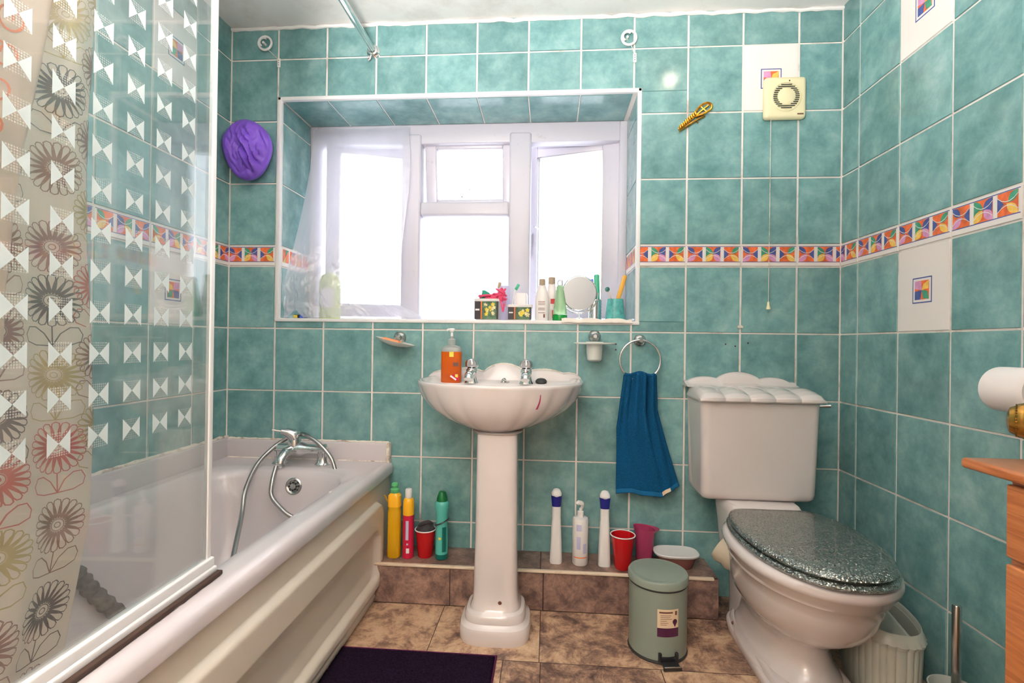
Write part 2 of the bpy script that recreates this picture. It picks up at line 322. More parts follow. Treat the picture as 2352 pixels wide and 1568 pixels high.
# ------------------------------------------------------------------ tiled walls
H0, H1, H2, H3 = .98, 1.5573, 1.8048, 2.0523
B0, B1 = 1.2275, 1.3098
CZ = 2.187
ROWS = [(-.01, .2375), (.2375, .485), (.485, .7325), (.7325, H0), (H0, B0), (B1, H1), (H1, H2), (H2, H3), (H3, H3+.2475)]
G = .0022
def wall_tiles(P, u0, u1, ulines, z0, z1, hole=None, decor=(), mats=('teal', 'grout', 'wtile', 'orange', 'blue', 'green', 'yellow', 'pink')):
    """P(u, v, n) maps wall coordinates to world; returns geometry lists for tiles and border"""
    out = []
    def tile(a, b, c, d, mi, h=.0035):
        e = .0016
        v = [P(*q) for q in ((a, c, .0005), (b, c, .0005), (b, d, .0005), (a, d, .0005), (a+e, c+e, h), (b-e, c+e, h), (b-e, d-e, h), (a+e, d-e, h))]
        out.append((v, [(4, 5, 6, 7), (0, 1, 5, 4), (1, 2, 6, 5), (2, 3, 7, 6), (3, 0, 4, 7)], mi))
    def put(a, b, c, d, mi):
        a, b, c, d = max(a, u0), min(b, u1), max(c, z0), min(d, z1)
        if b-a < .008 or d-c < .006: return
        if hole:
            ha, hb, hc, hd = hole
            if a < hb and b > ha and c < hd and d > hc:
                if c < hc: put(a, b, c, hc, mi)
                if d > hd: put(a, b, hd, d, mi)
                cc, dd = max(c, hc), min(d, hd)
                if a < ha-.008: put(a, ha, cc, dd, mi)
                if b > hb+.008: put(hb, b, cc, dd, mi)
                return
        tile(a, b, c, d, mi)
    def flat(poly, mi, n): out.append(([P(x, y, n) for x, y in poly], [tuple(range(len(poly)))], mi))
    def inhole(a, b, c, d): return hole and a < hole[1] and b > hole[0] and c < hole[3] and d > hole[2]
    L = sorted(ulines)
    for a, b in zip(L[:-1], L[1:]):
        if b < u0 or a > u1: continue
        for c, d in ROWS:
            dec = (round(a, 3), round(c, 3)) in [(round(q[0], 3), round(q[1], 3)) for q in decor]
            put(a+G+.0012, b-G-.0012, c+G+.0004, d-G-.0004, 2 if dec else 0)
            if dec:
                cx, cy, n = (a+b)/2, (c+d)/2-.004, .0038
                sq = lambda r: [(cx-r, cy-r), (cx+r, cy-r), (cx+r, cy+r), (cx-r, cy+r)]
                flat(sq(.037), 4, n); flat(sq(.0335), 2, n+.0002); r = .027
                flat(sq(r), 3, n+.0004)
                q = [((-r, r), (-.1*r, r*.95), (0, 0), (-r, .2*r), 7), ((r, r), (.2*r, r*.6), (0, 0), (r*.9, .1*r), 6), ((-r, -r), (-.2*r, -r), (0, 0), (-r, -.1*r), 4), ((r, -r), (.2*r, -.9*r), (0, 0), (r*.8, -.15*r), 5)]
                for p1, p2, p3, p4, mi in q: flat([(cx+p[0], cy+p[1]) for p in (p1, p2, p3, p4)], mi, n+.0006)
        # border strip
        if inhole(a, b, B0, B1):
            if not (a < hole[0]-.01 or b > hole[1]+.01): continue
        put(a+G, b-G, B0+.002, B1-.002, 2)
        aa, bb = max(a, u0), min(b, u1)
        if hole:
            if a < hole[0] < b: bb = hole[0]
            elif a < hole[1] < b: aa = hole[1]
        clipx = lambda poly: [(min(max(x, aa+.003), bb-.003), y) for x, y in poly]
        n = .0038; zb0, zb1 = B0+.019, B1-.009; zh = zb1-zb0; zc = (zb0+zb1)/2
        for z in (zb0-.0025, zb1+.0005): flat(clipx([(a+.004, z), (b-.004, z), (b-.004, z+.0022), (a+.004, z+.0022)]), 4, n)
        w = .2/3
        for k in range(3):
            s0 = a+.006+k*(w-.001); s1 = s0+w-.0135
            if s1 < aa+.006 or s0 > bb-.006: continue
            sc = (s0+s1)/2
            F2 = lambda poly, mi, n: flat(clipx([(sc+x*(s1-s0)/2, zc+y*zh/2) for x, y in poly]), mi, n)
            F2([(-1, -1), (1, -1), (1, 1), (-1, 1)], 3, n)
            def leaf(p, q, wd, mi):
                dx, dy = q[0]-p[0], q[1]-p[1]; pts = []
                for i in range(9): t = i/8; pts.append((p[0]+dx*t-dy*wd*sin(pi*t), p[1]+dy*t+dx*wd*sin(pi*t)))
                for i in range(7, 0, -1): t = i/8; pts.append((p[0]+dx*t+dy*wd*sin(pi*t), p[1]+dy*t-dx*wd*sin(pi*t)))
                F2([(max(-1, min(1, x)), max(-1, min(1, y))) for x, y in pts], mi, n+.0004)
            if k == 0:
                F2([(1, -.7), (1, .7), (.35, 0)], 4, n+.0003); leaf((-1, 1), (-.05, .05), .26, 4); leaf((-1, -1), (.1, .0), .26, 7)
            elif k == 1:
                F2([(-1, 1), (-.2, .3), (-1, -.4)], 5, n+.0003); F2([(1, 1), (.9, -.5), (0, .1)], 4, n+.0003)
                leaf((-1, 1), (.0, .0), .2, 5); leaf((1, 1), (.0, .0), .25, 4); leaf((-1, -1), (-.05, .05), .3, 6); leaf((1, -1), (.05, .05), .3, 7)
            else:
                F2([(-1, -.7), (-1, .7), (-.35, 0)], 4, n+.0003); leaf((1, 1), (.05, .05), .26, 5); leaf((1, -1), (-.1, .0), .26, 6)
            for sg in (1, -1):  # white dividing arc
                pts = [(x, sg*(.12+.5*x*x)) for x in (-1, -.6, -.2, .2, .6, 1)]
                F2(pts+[(x, y+sg*.07) for x, y in pts[::-1]], 2, n+.0006)
    return out
WM = ['teal', 'grout', 'wtile', 'orange', 'blue', 'green', 'yellow', 'pink', 'seal']
XL, XR, YF = -1.598, .757, -1.93
WX0, WX1, WZ0, WZ1 = -1.385, .017, 1.020, 1.889
PB = lambda u, v, n: (u, -n, v)
g = wall_tiles(PB, XL, XR, [-1.8+.2*k for k in range(15)], 0, CZ, (WX0, WX1, WZ0, WZ1), decor=[(.4, H2)])
TH = .32
g += [box(XL-.12, WX0, 0, TH, 0, CZ+.05, 1), box(WX1, XR+.12, 0, TH, 0, CZ+.05, 1), box(WX0, WX1, 0, TH, WZ1, CZ+.05, 1), box(WX0, WX1, 0, TH, 0, WZ0, 1)]
# recess lining tiles: head and both sides
def cell(P, a, b, c, d, mi=0):
    e = .0015; q = [(a, c, .0005), (b, c, .0005), (b, d, .0005), (a, d, .0005), (a+e, c+e, .003), (b-e, c+e, .003), (b-e, d-e, .003), (a+e, d-e, .003)]
    return ([P(*t) for t in q], [(4, 5, 6, 7), (0, 1, 5, 4), (1, 2, 6, 5), (2, 3, 7, 6), (3, 0, 4, 7)], mi)
for k in range(-7, 0): g.append(cell(lambda u, v, n: (u, v, WZ1-n), max(-1.378, .2*k+G), .2*k+.2-G, .012, .236))
for (P, s) in ((lambda u, v, n: (WX0+n, u, v), 0), (lambda u, v, n: (WX1-n, u, v), 1)):
    for c, d in ((WZ0+.004, B0-G), (B0+G, B1-G), (B1+G, H1-G), (H1+G, H2-G), (H2+G, WZ1-.004)):
        isb = abs(c-B0-G) < .001
        g.append(cell(P, .012, .236, c, d, 2 if isb else 0))
        if isb:
            for k in range(4):
                a = .018+k*.055
                g.append(([P(*t) for t in ((a, B0+.02, .0036), (a+.045, B0+.02, .0036), (a+.045, B1-.01, .0036), (a, B1-.01, .0036))], [(0, 1, 2, 3)], 3))
                g.append(([P(*t) for t in ((a, B0+.02, .004), (a+.02, B0+.02, .004), (a+.022, B0+.046, .004))], [(0, 1, 2)], 7 if k % 2 else 6))
                g.append(([P(*t) for t in ((a+.045, B1-.01, .004), (a+.02, B1-.01, .004), (a+.022, B0+.046, .004))], [(0, 1, 2)], 4 if k % 2 else 5))
# grout beads in the room corners
g += [box(XR-.007, XR, -.007, 0, 0, CZ, 1), box(XL, XL+.007, -.007, 0, 0, CZ, 1)]
struct(obj('wall_back', g, WM, angle=20))
PR = lambda u, v, n: (XR-n, -u, v)
g = wall_tiles(PR, .0, -YF, [-.097+.2*k for k in range(12)], 0, CZ, None, decor=[(.303, H0), (.303, H2), (1.103, H0)])
g += [box(XR, XR+.12, YF-.1, 0, 0, CZ+.05, 1)]
struct(obj('wall_right', g, WM, angle=20))
PL = lambda u, v, n: (XL+n, -u, v)
g = wall_tiles(PL, .0, -YF, [-.003+.2*k for k in range(12)], 0, CZ, None, decor=[(.197, H0), (.197, H2), (.997, H0)])
g += [box(XL-.12, XL, YF-.1, 0, 0, CZ+.05, 1)]
struct(obj('wall_left', g, WM, angle=20))
# front wall with the doorway the photographer stands in
DX0, DX1, DZ = -1.0, -.225, 2.02
g = [box(XL-.12, DX0, YF-.1, YF, 0, CZ+.05, 0), box(DX1, XR+.12, YF-.1, YF, 0, CZ+.05, 0), box(DX0, DX1, YF-.1, YF, DZ, CZ+.05, 0)]
struct(obj('wall_front', g, ['plaster']))
# hallway behind the doorway
g = [box(-1.6, .6, -3.6, -3.5, 0, 2.4), box(-1.7, -1.6, -3.6, YF-.1, 0, 2.4), box(.6, .7, -3.6, YF-.1, 0, 2.4), box(-1.7, .7, -3.6, YF-.1, 2.3, 2.4)]
struct(obj('wall_hallway', g, ['plaster']))
struct(obj('floor_hallway', [box(-1.7, .7, -3.6, YF-.1, -.05, 0)], ['carpet']))
# ceiling: slightly uneven plaster with a ragged line where it meets the tiles
def cf(u, v):
    x = XL+(XR-XL)*u; y = 0-(1.93)*v
    return (x, y, 2.183+.012*noise.noise(Vector((x*3, y*3, 0)))*(1 if v > 0 else .3))
g = [grid(60, 40, cf), box(XL-.12, XR+.12, YF-.1, .32, 2.21, 2.3)]
pts = [(XL+.0+(XR-XL)*k/120, -.005, 2.176+.006*noise.noise(Vector((k*.37, 0, 1)))) for k in range(121)]
g.append(tube(pts, [.007+.003*noise.noise(Vector((k*.5, 3, 0))) for k in range(121)], 8))
struct(obj('ceiling', g, ['ceil']))

# floor: vinyl sheet printed as marble tiles
g = [box(XL-.1, XR+.1, YF-.1, .1, -.05, -.0012, 1)]
ys = [-1.93, -1.63, -1.33, -1.03, -.745, -.447, -.165, .0]
for j in range(len(ys)-1):
    sh = (-.13, .0, -.1, .05, -.107, .0, 0)[j]
    xs = [XL-.02]+[x for x in [-1.826+.3*k+sh+.6 for k in range(0, 8)] if XL < x < XR]+[XR]
    if ys[j] == -.447: xs = [XL, -.965, -.665, -.326, .079, .379, XR]
    if ys[j] == -.745: xs = [XL, -.735, -.432, -.322, .024, .324, .62, XR]
    for a, b in zip(xs[:-1], xs[1:]):
        if b-a > .02: g.append(([(a+.0012, ys[j]+.0012, 0), (b-.0012, ys[j]+.0012, 0), (b-.0012, ys[j+1]-.0012, 0), (a+.0012, ys[j+1]-.0012, 0)], [(0, 1, 2, 3)], 0))
struct(obj('floor', g, ['floor', 'dirt']))

# boxed-in pipe ledge below the basin
g = [box(-.925, .275, -.163, -.002, 0, .1385, 1)]
xs = [-.925, -.648, -.318, .02, .275]
for a, b in zip(xs[:-1], xs[1:]): g.append(rbox(a+.0015, b-.0015, -.166, -.162, .002, .137, .001, 1, 0))
for a, b in ((-.925, -.33), (-.328, .15), (.152, .275)): g.append(box(a+.001, b-.001, -.16, -.002, .1385, .1395, 0))
g.append(rbox(.272, .279, -.164, -.002, .0, .138, .001, 1, 0))
struct(obj('trim_1', g, ['marble', 'dirt']))
struct(obj('trim_2', [rbox(-.925, .262, -.172, -.158, .133, .1425, .003, 3)], ['creamstrip']))
# white plastic bead around the window recess
w = .013
g = [rbox(WX0-w, WX0+.002, -.007, .012, WZ0-w, WZ1+w, .003), rbox(WX1-.002, WX1+w, -.007, .012, WZ0-w, WZ1+w, .003),
     rbox(WX0-w, WX1+w, -.007, .012, WZ1-.002, WZ1+w, .003), rbox(WX0-w, WX1+w, -.009, .012, WZ0-w, WZ0+.001, .003)]
struct(obj('trim_3', g, ['trim']))
struct(obj('trim_4', [rbox(WX0, WX1, .012, .236, WZ0-.002, WZ0+.001, .0008, 1)], ['trim']))

# ------------------------------------------------------------------ window
FY0, FY1 = .238, .30
def frame_rect(x0, x1, z0, z1, wl, wr, wb, wt, y0=FY0, y1=FY1, r=.006):
    return [rbox(x0, x0+wl, y0, y1, z0, z1, r), rbox(x1-wr, x1, y0, y1, z0, z1, r), rbox(x0+wl-.002, x1-wr+.002, y0, y1, z0, z0+wb, r), rbox(x0+wl-.002, x1-wr+.002, y0, y1, z1-wt, z1, r)]
g = frame_rect(WX0, WX1, WZ0, WZ1, .034, .034, .014, .085)
g += [rbox(-.962, -.878, FY0-.012, FY1, WZ0+.01, WZ1-.045, .01), rbox(-.489, -.395, FY0-.012, FY1, WZ0+.01, WZ1-.045, .01), rbox(-.88, -.487, FY0-.008, FY1, 1.485, 1.548, .012)]
win = struct(obj('window_1', g, ['upvc']))
obj('glass_pane', [box(-.878, -.489, .268, .272, WZ0+.012, 1.487)], ['pane'], win)
def sash(name, wd, z0, z1, st, px, py, ang, side, sh=None, stt=.05):
    sh = sh or st
    # sash built in its own frame: x from 0 (hinge) to wd, then swung outwards
    gg = frame_rect(0, wd, z0, z1, sh, st, st, stt, -.02, .03, .006)
    o = obj(name, gg, ['upvc'], win, loc=(px, py, 0), rot=(0, 0, ang)) if side > 0 else obj(name, [T(q, scale=(-1, 1, 1)) for q in gg], ['upvc'], win, loc=(px, py, 0), rot=(0, 0, ang))
    s = 1 if side > 0 else -1
    xa, xb = sorted((s*(sh-.004), s*(wd-st+.004)))
    obj('glass_pane', [box(xa, xb, .003, .007, z0+st-.004, z1-stt+.004)], ['pane'], o)
    a, b = sorted((s*(sh-.004), s*(wd-st+.004)))
    gk = [box(a, a+.004, -.021, .008, z0+st, z1-stt), box(b-.004, b, -.021, .008, z0+st, z1-stt), box(a, b, -.021, .008, z1-stt-.002, z1-stt+.002)]
    obj('rubber_gasket', gk, ['dullm'], o)
    obj('handle', [rbox(s*(wd-st/2)-.008, s*(wd-st/2)+.008, -.032, -.02, 1.38, 1.44, .003), rbox(s*(wd-st/2)-.006, s*(wd-st/2)+.006, -.044, -.03, 1.33, 1.43, .004)], ['upvc'], o) if name == 'casement_sash' else None
    return o
sash('casement_sash', .43, 1.045, 1.90, .058, -1.322, .275, radians(17), 1, .060, .116)
sash('casement_sash', .432, 1.045, 1.90, .056, -.004, .285, radians(-17), -1, .080, .116)
vt = [T(q, (-.672, .285, 1.845), (radians(9), 0, 0)) for q in frame_rect(-.20, .20, -.32, 0, .052, .052, .052, .052, -.02, .03)]
vo = obj('vent_sash', vt, ['upvc'], win)
obj('glass_pane', [T(box(-.152, .152, .003, .007, -.272, -.048), (-.672, .285, 1.845), (radians(9), 0, 0))], ['pane'], vo)
obj('window_stay', [tube([(-.70, .26, 1.575), (-.672, .32, 1.62), (-.69, .34, 1.66)], .0035, 6)], ['dullm'], win)
obj('window_stay', [tube([(-.97, .30, 1.452), (-.995, .36, 1.435), (-1.02, .38, 1.425)], .003, 6)], ['dullm'], win)
obj('window_stay', [tube([(-.38, .30, 1.452), (-.35, .36, 1.448), (-.33, .38, 1.445)], .003, 6)], ['dullm'], win)

# clear film across the left of the recess, crumpled at the bottom
def film(u, v):
    # v 0 top -> 1 bottom
    xr = -.925+.115*max(0, (v-.93)/.07)**1.0 + .01*sin(v*7)
    lf = v**2.2
    x0 = -1.352-.026*min(1, lf*1.5)
    y0 = .222-.205*min(1, v*1.15)**1.3
    x = x0+(xr-x0)*u; w_ = max(0, min(1, (u-.5)/.5)); w_ = w_*w_*(3-2*w_)
    yy = y0+(.205-.11*v*v-y0)*w_
    c = .5*max(0, v-.6)/.4
    p = Vector((x*9, v*6, 0)); n1 = noise.noise(p); n2 = noise.noise(p*3.1+Vector((5, 1, 2)))
    n3 = noise.noise(p*7+Vector((1, 7, 2)))
    yy += .012*sin(u*26)*(.2+v)*.6 + c*(.05*n1+.045*abs(n2)+.022*abs(n3)) - .01
    yy = min(.226, max(.008, yy)); z = 1.865-(1.865-WZ0-.004)*v+c*.02*n2*(1-v)*2
    if v > .96 and u < .3: z += .03*max(0, 1-abs(u-.09)/.06)*(v-.96)/.04
    return (max(WX0+.004, x), yy, z)
o = obj('plastic_sheet', [grid(150, 130, film)], ['film'], angle=60)
tag(o, 'clear crinkled plastic sheet hanging down the left side of the window recess', 'plastic sheet')

# ------------------------------------------------------------------ lamps out of view: spot bulb, the rest added for fill
def globe_lamp(name, label, loc, m, drop=0):
    t = thing(name, label, 'lamp', loc)
    obj('lamp_base', [lathe([(.05, -.035), (.06, -.012), (.06, .0)])], ['white'], t)
    if drop: obj('cord', [tube([(0, 0, -.02), (0, 0, -drop-.02)], .004, 8)], ['white'], t); obj('lamp_holder', [lathe([(.05, -drop-.035), (.052, -drop-.02), (.02, -drop-.004)])], ['white'], t)
    obj('lamp_shade', [T(lathe([(.0, -.222), (.04, -.216), (.075, -.195), (.1, -.15), (.105, -.12), (.09, -.07), (.05, -.036)]), (0, 0, -drop))], [m], t)
globe_lamp('added_ceiling_lamp', 'round opal fill lamp added in the middle of the bathroom ceiling', (LAMP[0], LAMP[1], 2.175), 'globe', .22)  # unseen pendant added as general room fill
globe_lamp('added_ceiling_lamp', 'round opal fill lamp added out in the hallway', (HALL[0], HALL[1], 2.298), 'hallglobe')  # unseen lamp added for frontal fill through the doorway
t = thing('added_uplighter', 'tall white bowl uplighter added for fill, standing in the hallway doorway behind the camera', 'lamp', (-.66, -2.17, 0))  # unseen uplighter added to brighten the ceiling and upper walls
obj('base', [lathe([(.12, 0), (.12, .012), (.02, .022)])], ['white'], t); obj('pole', [lathe([(.010, .02), (.010, 1.12)], 16)], ['white'], t)
obj('bowl', [lathe([(.0, 1.11), (.05, 1.12), (.11, 1.16), (.15, 1.215)], 48, cap1=False)], ['white'], t)
obj('fill_light_disc', [lathe([(.145, 1.206), (.146, 1.208)], 48)], ['upglow'], t)  # emitting disc of the added uplighter
t = thing('spot_lamp', 'small bare bulb in a white ceiling fitting over the window side', 'lamp', (.215, -.36, 2.176))
obj('lamp_base', [lathe([(.022, -.038), (.03, -.03), (.034, 0)])], ['white'], t)
obj('bulb', [lathe([(.0, -.092), (.018, -.086), (.028, -.066), (.022, -.046), (.014, -.036)], 24)], ['bulb'], t)


# ------------------------------------------------------------------ bath
RZ = .466
bath = thing('bathtub', 'white bathtub with a cream moulded side panel along the left wall', 'bathtub', (-1.25, -.85, 0))
bx, by = -1.25, -.85
# outer rim x -1.596..-.905, y -1.72..-.004 ; inner opening
def rr(x0, x1, y0, y1, r, z, n=12):
    o = []
    for cx, cy, a0 in ((x1-r, y1-r, 0), (x0+r, y1-r, pi/2), (x0+r, y0+r, pi), (x1-r, y0+r, 1.5*pi)):
        for k in range(n): a = a0+pi/2*k/(n-1); o.append((cx+r*cos(a), cy+r*sin(a), z))
    return o
def rrr(x0, x1, y0, y1, rs, z, n=12):
    o = []
    for (cx, cy, a0), r in zip(((x1, y1, 0), (x0, y1, pi/2), (x0, y0, pi), (x1, y0, 1.5*pi)), rs):
        sx = -1 if cx == x1 else 1; sy = -1 if cy == y1 else 1
        for k in range(n): a = a0+pi/2*k/(n-1); o.append((cx+sx*r+r*cos(a), cy+sy*r+r*sin(a), z))
    return o
rings = [rr(-1.59, -.908, -1.72, -.006, .012, .425), rr(-1.59, -.906, -1.72, -.006, .012, .448), rr(-1.59, -.911, -1.72, -.006, .012, .460), rr(-1.588, -.920, -1.718, -.006, .010, RZ-.001), rr(-1.586, -.926, -1.716, -.008, .010, RZ+.001), rr(-1.584, -.934, -1.712, -.012, .010, RZ+.001),
         rr(-1.55, -.96, -1.66, -.13, .10, RZ), rrr(-1.535, -.985, -1.64, -.172, (.16, .16, .1, .1), RZ-.001), rrr(-1.528, -.993, -1.63, -.18, (.16, .16, .1, .1), RZ-.008), rrr(-1.52, -1.0, -1.62, -.188, (.16, .16, .1, .1), RZ-.03),
         rrr(-1.50, -1.02, -1.58, -.205, (.16, .16, .12, .12), .34), rrr(-1.475, -1.045, -1.52, -.235, (.15, .15, .13, .13), .20), rrr(-1.44, -1.08, -1.46, -.28, (.14, .14, .14, .14), .135), rrr(-1.38, -1.14, -1.36, -.38, (.11, .11, .11, .11), .12)]
tub = [([(x-bx, y-by, z) for x, y, z in p], f, m) for p, f, m in [loft(rings, True, False, True)]]
obj('tub', tub, ['bath'], bath, angle=60)
up = [rbox(-1.592, -.93, -.021, -.005, RZ-.004, .538, .006), rbox(-1.593, -1.578, -1.72, -.005, RZ-.004, .544, .006)]
obj('upstand', [([(x-bx, y-by, z) for x, y, z in p], f, m) for p, f, m in up], ['bath'], bath)
sl = [rbox(-.932, -.917, -.030, -.003, .425, .541, .004), tube([(-1.592+.665*k/60, -.010, .540+.0025*noise.noise(Vector((k*.6, 0, 4)))) for k in range(61)], [.0045+.003*noise.noise(Vector((k*.7, 1, 1))) for k in range(61)], 6),
      tube([(-1.588, -.01-1.2*k/60, .546+.003*noise.noise(Vector((k*.6, 0, 9)))) for k in range(61)], [.006+.003*noise.noise(Vector((k*.7, 5, 1))) for k in range(61)], 6),
      tube([(-1.592+.66*k/40, -.021, RZ+.001) for k in range(41)], [.003+.0015*noise.noise(Vector((k*.7, 1, 7))) for k in range(41)], 6), tube([(-1.588, -.012, .43), (-1.588, -.012, .548)], .008, 8)]
obj('sealant', [([(x-bx, y-by, z) for x, y, z in p], f, m) for p, f, m in sl], ['seal'], bath)
ov = obj('overflow', [lathe([(.030, 0), (.030, .003), (.026, .006), (.020, .004), (.019, .003), (.012, .003), (.010, .008), (.003, .009)], 32)], ['dullm'], bath, loc=(-1.211-bx, -.193-by, .412), rot=(radians(82), 0, 0))
obj('overflow_holes', [T(lathe([(.0035, .0), (.0035, .0078)], 8), (.014*cos(a), .014*sin(a), 0)) for a in [2*pi*k/8 for k in range(8)]], ['black'], ov)
# moulded bath panel
BPX, BPY = -.93-bx, 0
def PN(y, z):  # outline parameter: distance into the raised rounded-rectangle band
    return None
def panel(u, v):
    y = -.012-1.70*u; z = .004+.424*v
    x = -.926
    # signed distance to rounded rectangle
    def rd(y, z, y0, y1, z0, z1, r):
        cy, cz = (y0+y1)/2, (z0+z1)/2; hy, hz = (y1-y0)/2-r, (z1-z0)/2-r
        dy, dz = abs(y-cy)-hy, abs(z-cz)-hz
        return sqrt(max(dy, 0)**2+max(dz, 0)**2)+min(max(dy, dz), 0)-r
    d = rd(y, z, -1.62, -.115, .052, .352, .055)
    ss = lambda a, b, t: (lambda q: q*q*(3-2*q))(max(0, min(1, (t-a)/(b-a))))
    # band between the outer and inner outline stands proud
    d2 = rd(y, z, -1.53, -.165, .088, .262, .05)
    h = .020*ss(.004, -.010, d)*ss(-.006, .008, d2)
    x += h
    # central field is dished
    x -= .010*ss(0, -.05, d2)
    x += .004*ss(.03, .036, z)*ss(.05, .044, z) + .004*ss(.012, .018, z)*ss(.03, .024, z)
    return (x+.93, y+.85, z)
po = obj('side_panel', [grid(150, 110, panel)], ['panel'], bath, angle=60, loc=(BPX, BPY, 0)); po['label'] = 'cream moulded side panel with a raised rounded border'
solid(po, .004, -1)
obj('end_strip', [([(x+.93, y+.85, z) for x, y, z in p], f, m) for p, f, m in [rbox(-.932, -.922, -.0115, -.003, .003, .425, .002)]], ['panel'], po)
# bath mixer tap
tp = thing('bath_mixer_tap', 'chrome bath mixer tap with a lever on the far end of the bathtub', 'tap', (-1.235, -.095, RZ)); tp.scale = (1.1, 1.1, 1.1)
lg = [lathe([(.026, 0), (.026, .004), (.020, .01), (.017, .03), (.019, .046), (.014, .052)], 28, (sx, 0)) for sx in (-.076, .076)]
obj('tap_legs', lg[:1], ['chrome'], tp).name = 'tap_leg'; obj('tap_leg', lg[1:], ['chrome'], tp)
obj('tap_body', [T(lathe([(.012, -.088), (.019, -.08), (.020, -.05), (.023, -.03), (.023, .0), (.017, .02), (.017, .07), (.020, .084), (.012, .09)], 28), (0, 0, .052), (0, radians(90), 0)),
                 T(lathe([(.022, .0), (.022, .034), (.020, .04)], 28), (-.025, 0, .05)), tube(spline([(-.03, -.006, .05), (-.034, -.04, .046), (-.036, -.062, .03), (-.037, -.068, .016)]), [.017]*11+[.016]*20, 16)], ['chrome'], tp)
obj('lever', [tube([(-.025, 0, .088), (-.03, -.004, .102), (-.045, -.012, .110), (-.062, -.02, .115)], [.022, .021, .015, .009], 16), tube([(-.062, -.02, .115), (-.088, -.03, .121)], [.004, .003], 8), T(lathe([(.021, -.005), (.023, .012), (.020, .02)], 24), (-.026, 0, .09), (0, radians(-12), 0))], ['chrome'], tp)
hs = thing('shower_hose', 'grey ribbed metal shower hose looping over the bath tap', 'hose', (-1.26, -.1, RZ))
def hose(pts, r=.0072):
    P = spline(pts, 16); n = 4; Q = []
    for i in range(len(P)-1):
        for k in range(n): Q.append(P[i].lerp(P[i+1], k/n))
    return tube([q-Vector((-1.26, -.1, RZ)) for q in Q], [r*(1+.07*(i % 2)) for i in range(len(Q))], 10)
obj('hose', [hose([(-1.285, -.180, .478), (-1.279, -.215, .43), (-1.268, -.235, .385), (-1.212, -.252, .34), (-1.165, -.26, .31), (-1.12, -.32, .24), (-1.10, -.42, .17), (-1.16, -.5, .14), (-1.22, -.46, .15)])], ['hose'], hs, angle=80)
obj('hose', [hose([(-1.065, -.25, .33), (-1.062, -.19, .395), (-1.075, -.15, .44), (-1.10, -.135, .50), (-1.15, -.13, .552), (-1.205, -.115, .578), (-1.25, -.075, .575), (-1.30, -.07, .560), (-1.335, -.11, .530), (-1.362, -.17, .480), (-1.358, -.245, .41), (-1.335, -.30, .345), (-1.29, -.40, .285), (-1.235, -.52, .215), (-1.2, -.6, .16)])], ['hose'], hs, angle=80)
sp = tube(spline([(-1.490, -.79, .405), (-1.484, -.745, .345), (-1.472, -.70, .268), (-1.446, -.645, .185), (-1.42, -.60, .160)], 10), [(.019+.003*sin(k*1.9))*min(1, (42-k)/14+.25) for k in range(41)], 14)
tag(obj('sponge_strip', [sp], ['greysp']), 'mottled dark grey sponge strip slumped against the far inner side of the bathtub', 'sponge')

# ------------------------------------------------------------------ shower screen
SX = -.972
sc = thing('shower_screen', 'clear glass shower screen with frosted bow tie squares standing on the bath rim', 'shower screen', (SX, -.97, RZ), radians(2.1))
oy, oz = .97, -RZ
obj('glass', [box(-.003, .003, -1.66+oy, -.985+oy, .50+oz, 1.95+oz)], ['screen'], sc)
obj('frame', [rbox(-.0045, .0045, -.984+oy, -.971+oy, .475+oz, 1.96+oz, .002), rbox(-.008, .008, -1.69+oy, -.99+oy, 1.945+oz, 1.965+oz, .003)], ['trim'], sc)
obj('bottom_channel', [rbox(-.009, .010, -1.69+oy, -.968+oy, .486+oz, .505+oz, .003), rbox(-.011, .014, -1.69+oy, -.966+oy, .474+oz, .487+oz, .003)], ['trim'], sc)
obj('seal_strip', [rbox(.008, .023, -1.69+oy, -.962+oy, .468+oz, .476+oz, .002), tube([(.020, -1.69+oy+.72*k/50, .4695+oz) for k in range(51)], [.003+.002*noise.noise(Vector((k*.8, 0, 0))) for k in range(51)], 6)], ['dirt', ], sc)
fr, dt = [], []
cols = [-1.0510-.0600*k for k in range(8)]
for y in cols:
    for k in range(0, 20):
        z = .792+.0593*k
        d = .0165
        X = .0034
        fr.append(([(X, y+oy-d, z+oz-d), (X, y+oy, z+oz), (X, y+oy-d, z+oz+d)], [(0, 1, 2)])); fr.append(([(X, y+oy+d, z+oz-d), (X, y+oy+d, z+oz+d), (X, y+oy, z+oz)], [(0, 1, 2)]))
        dt.append(([(X, y+oy-d, z+oz+d), (X, y+oy, z+oz), (X, y+oy+d, z+oz+d)], [(0, 1, 2)])); dt.append(([(X, y+oy-d, z+oz-d), (X, y+oy+d, z+oz-d), (X, y+oy, z+oz)], [(0, 1, 2)]))
obj('frosted_pattern', fr+[(a, b, 1) for a, b in dt], ['frost', 'dots'], sc)

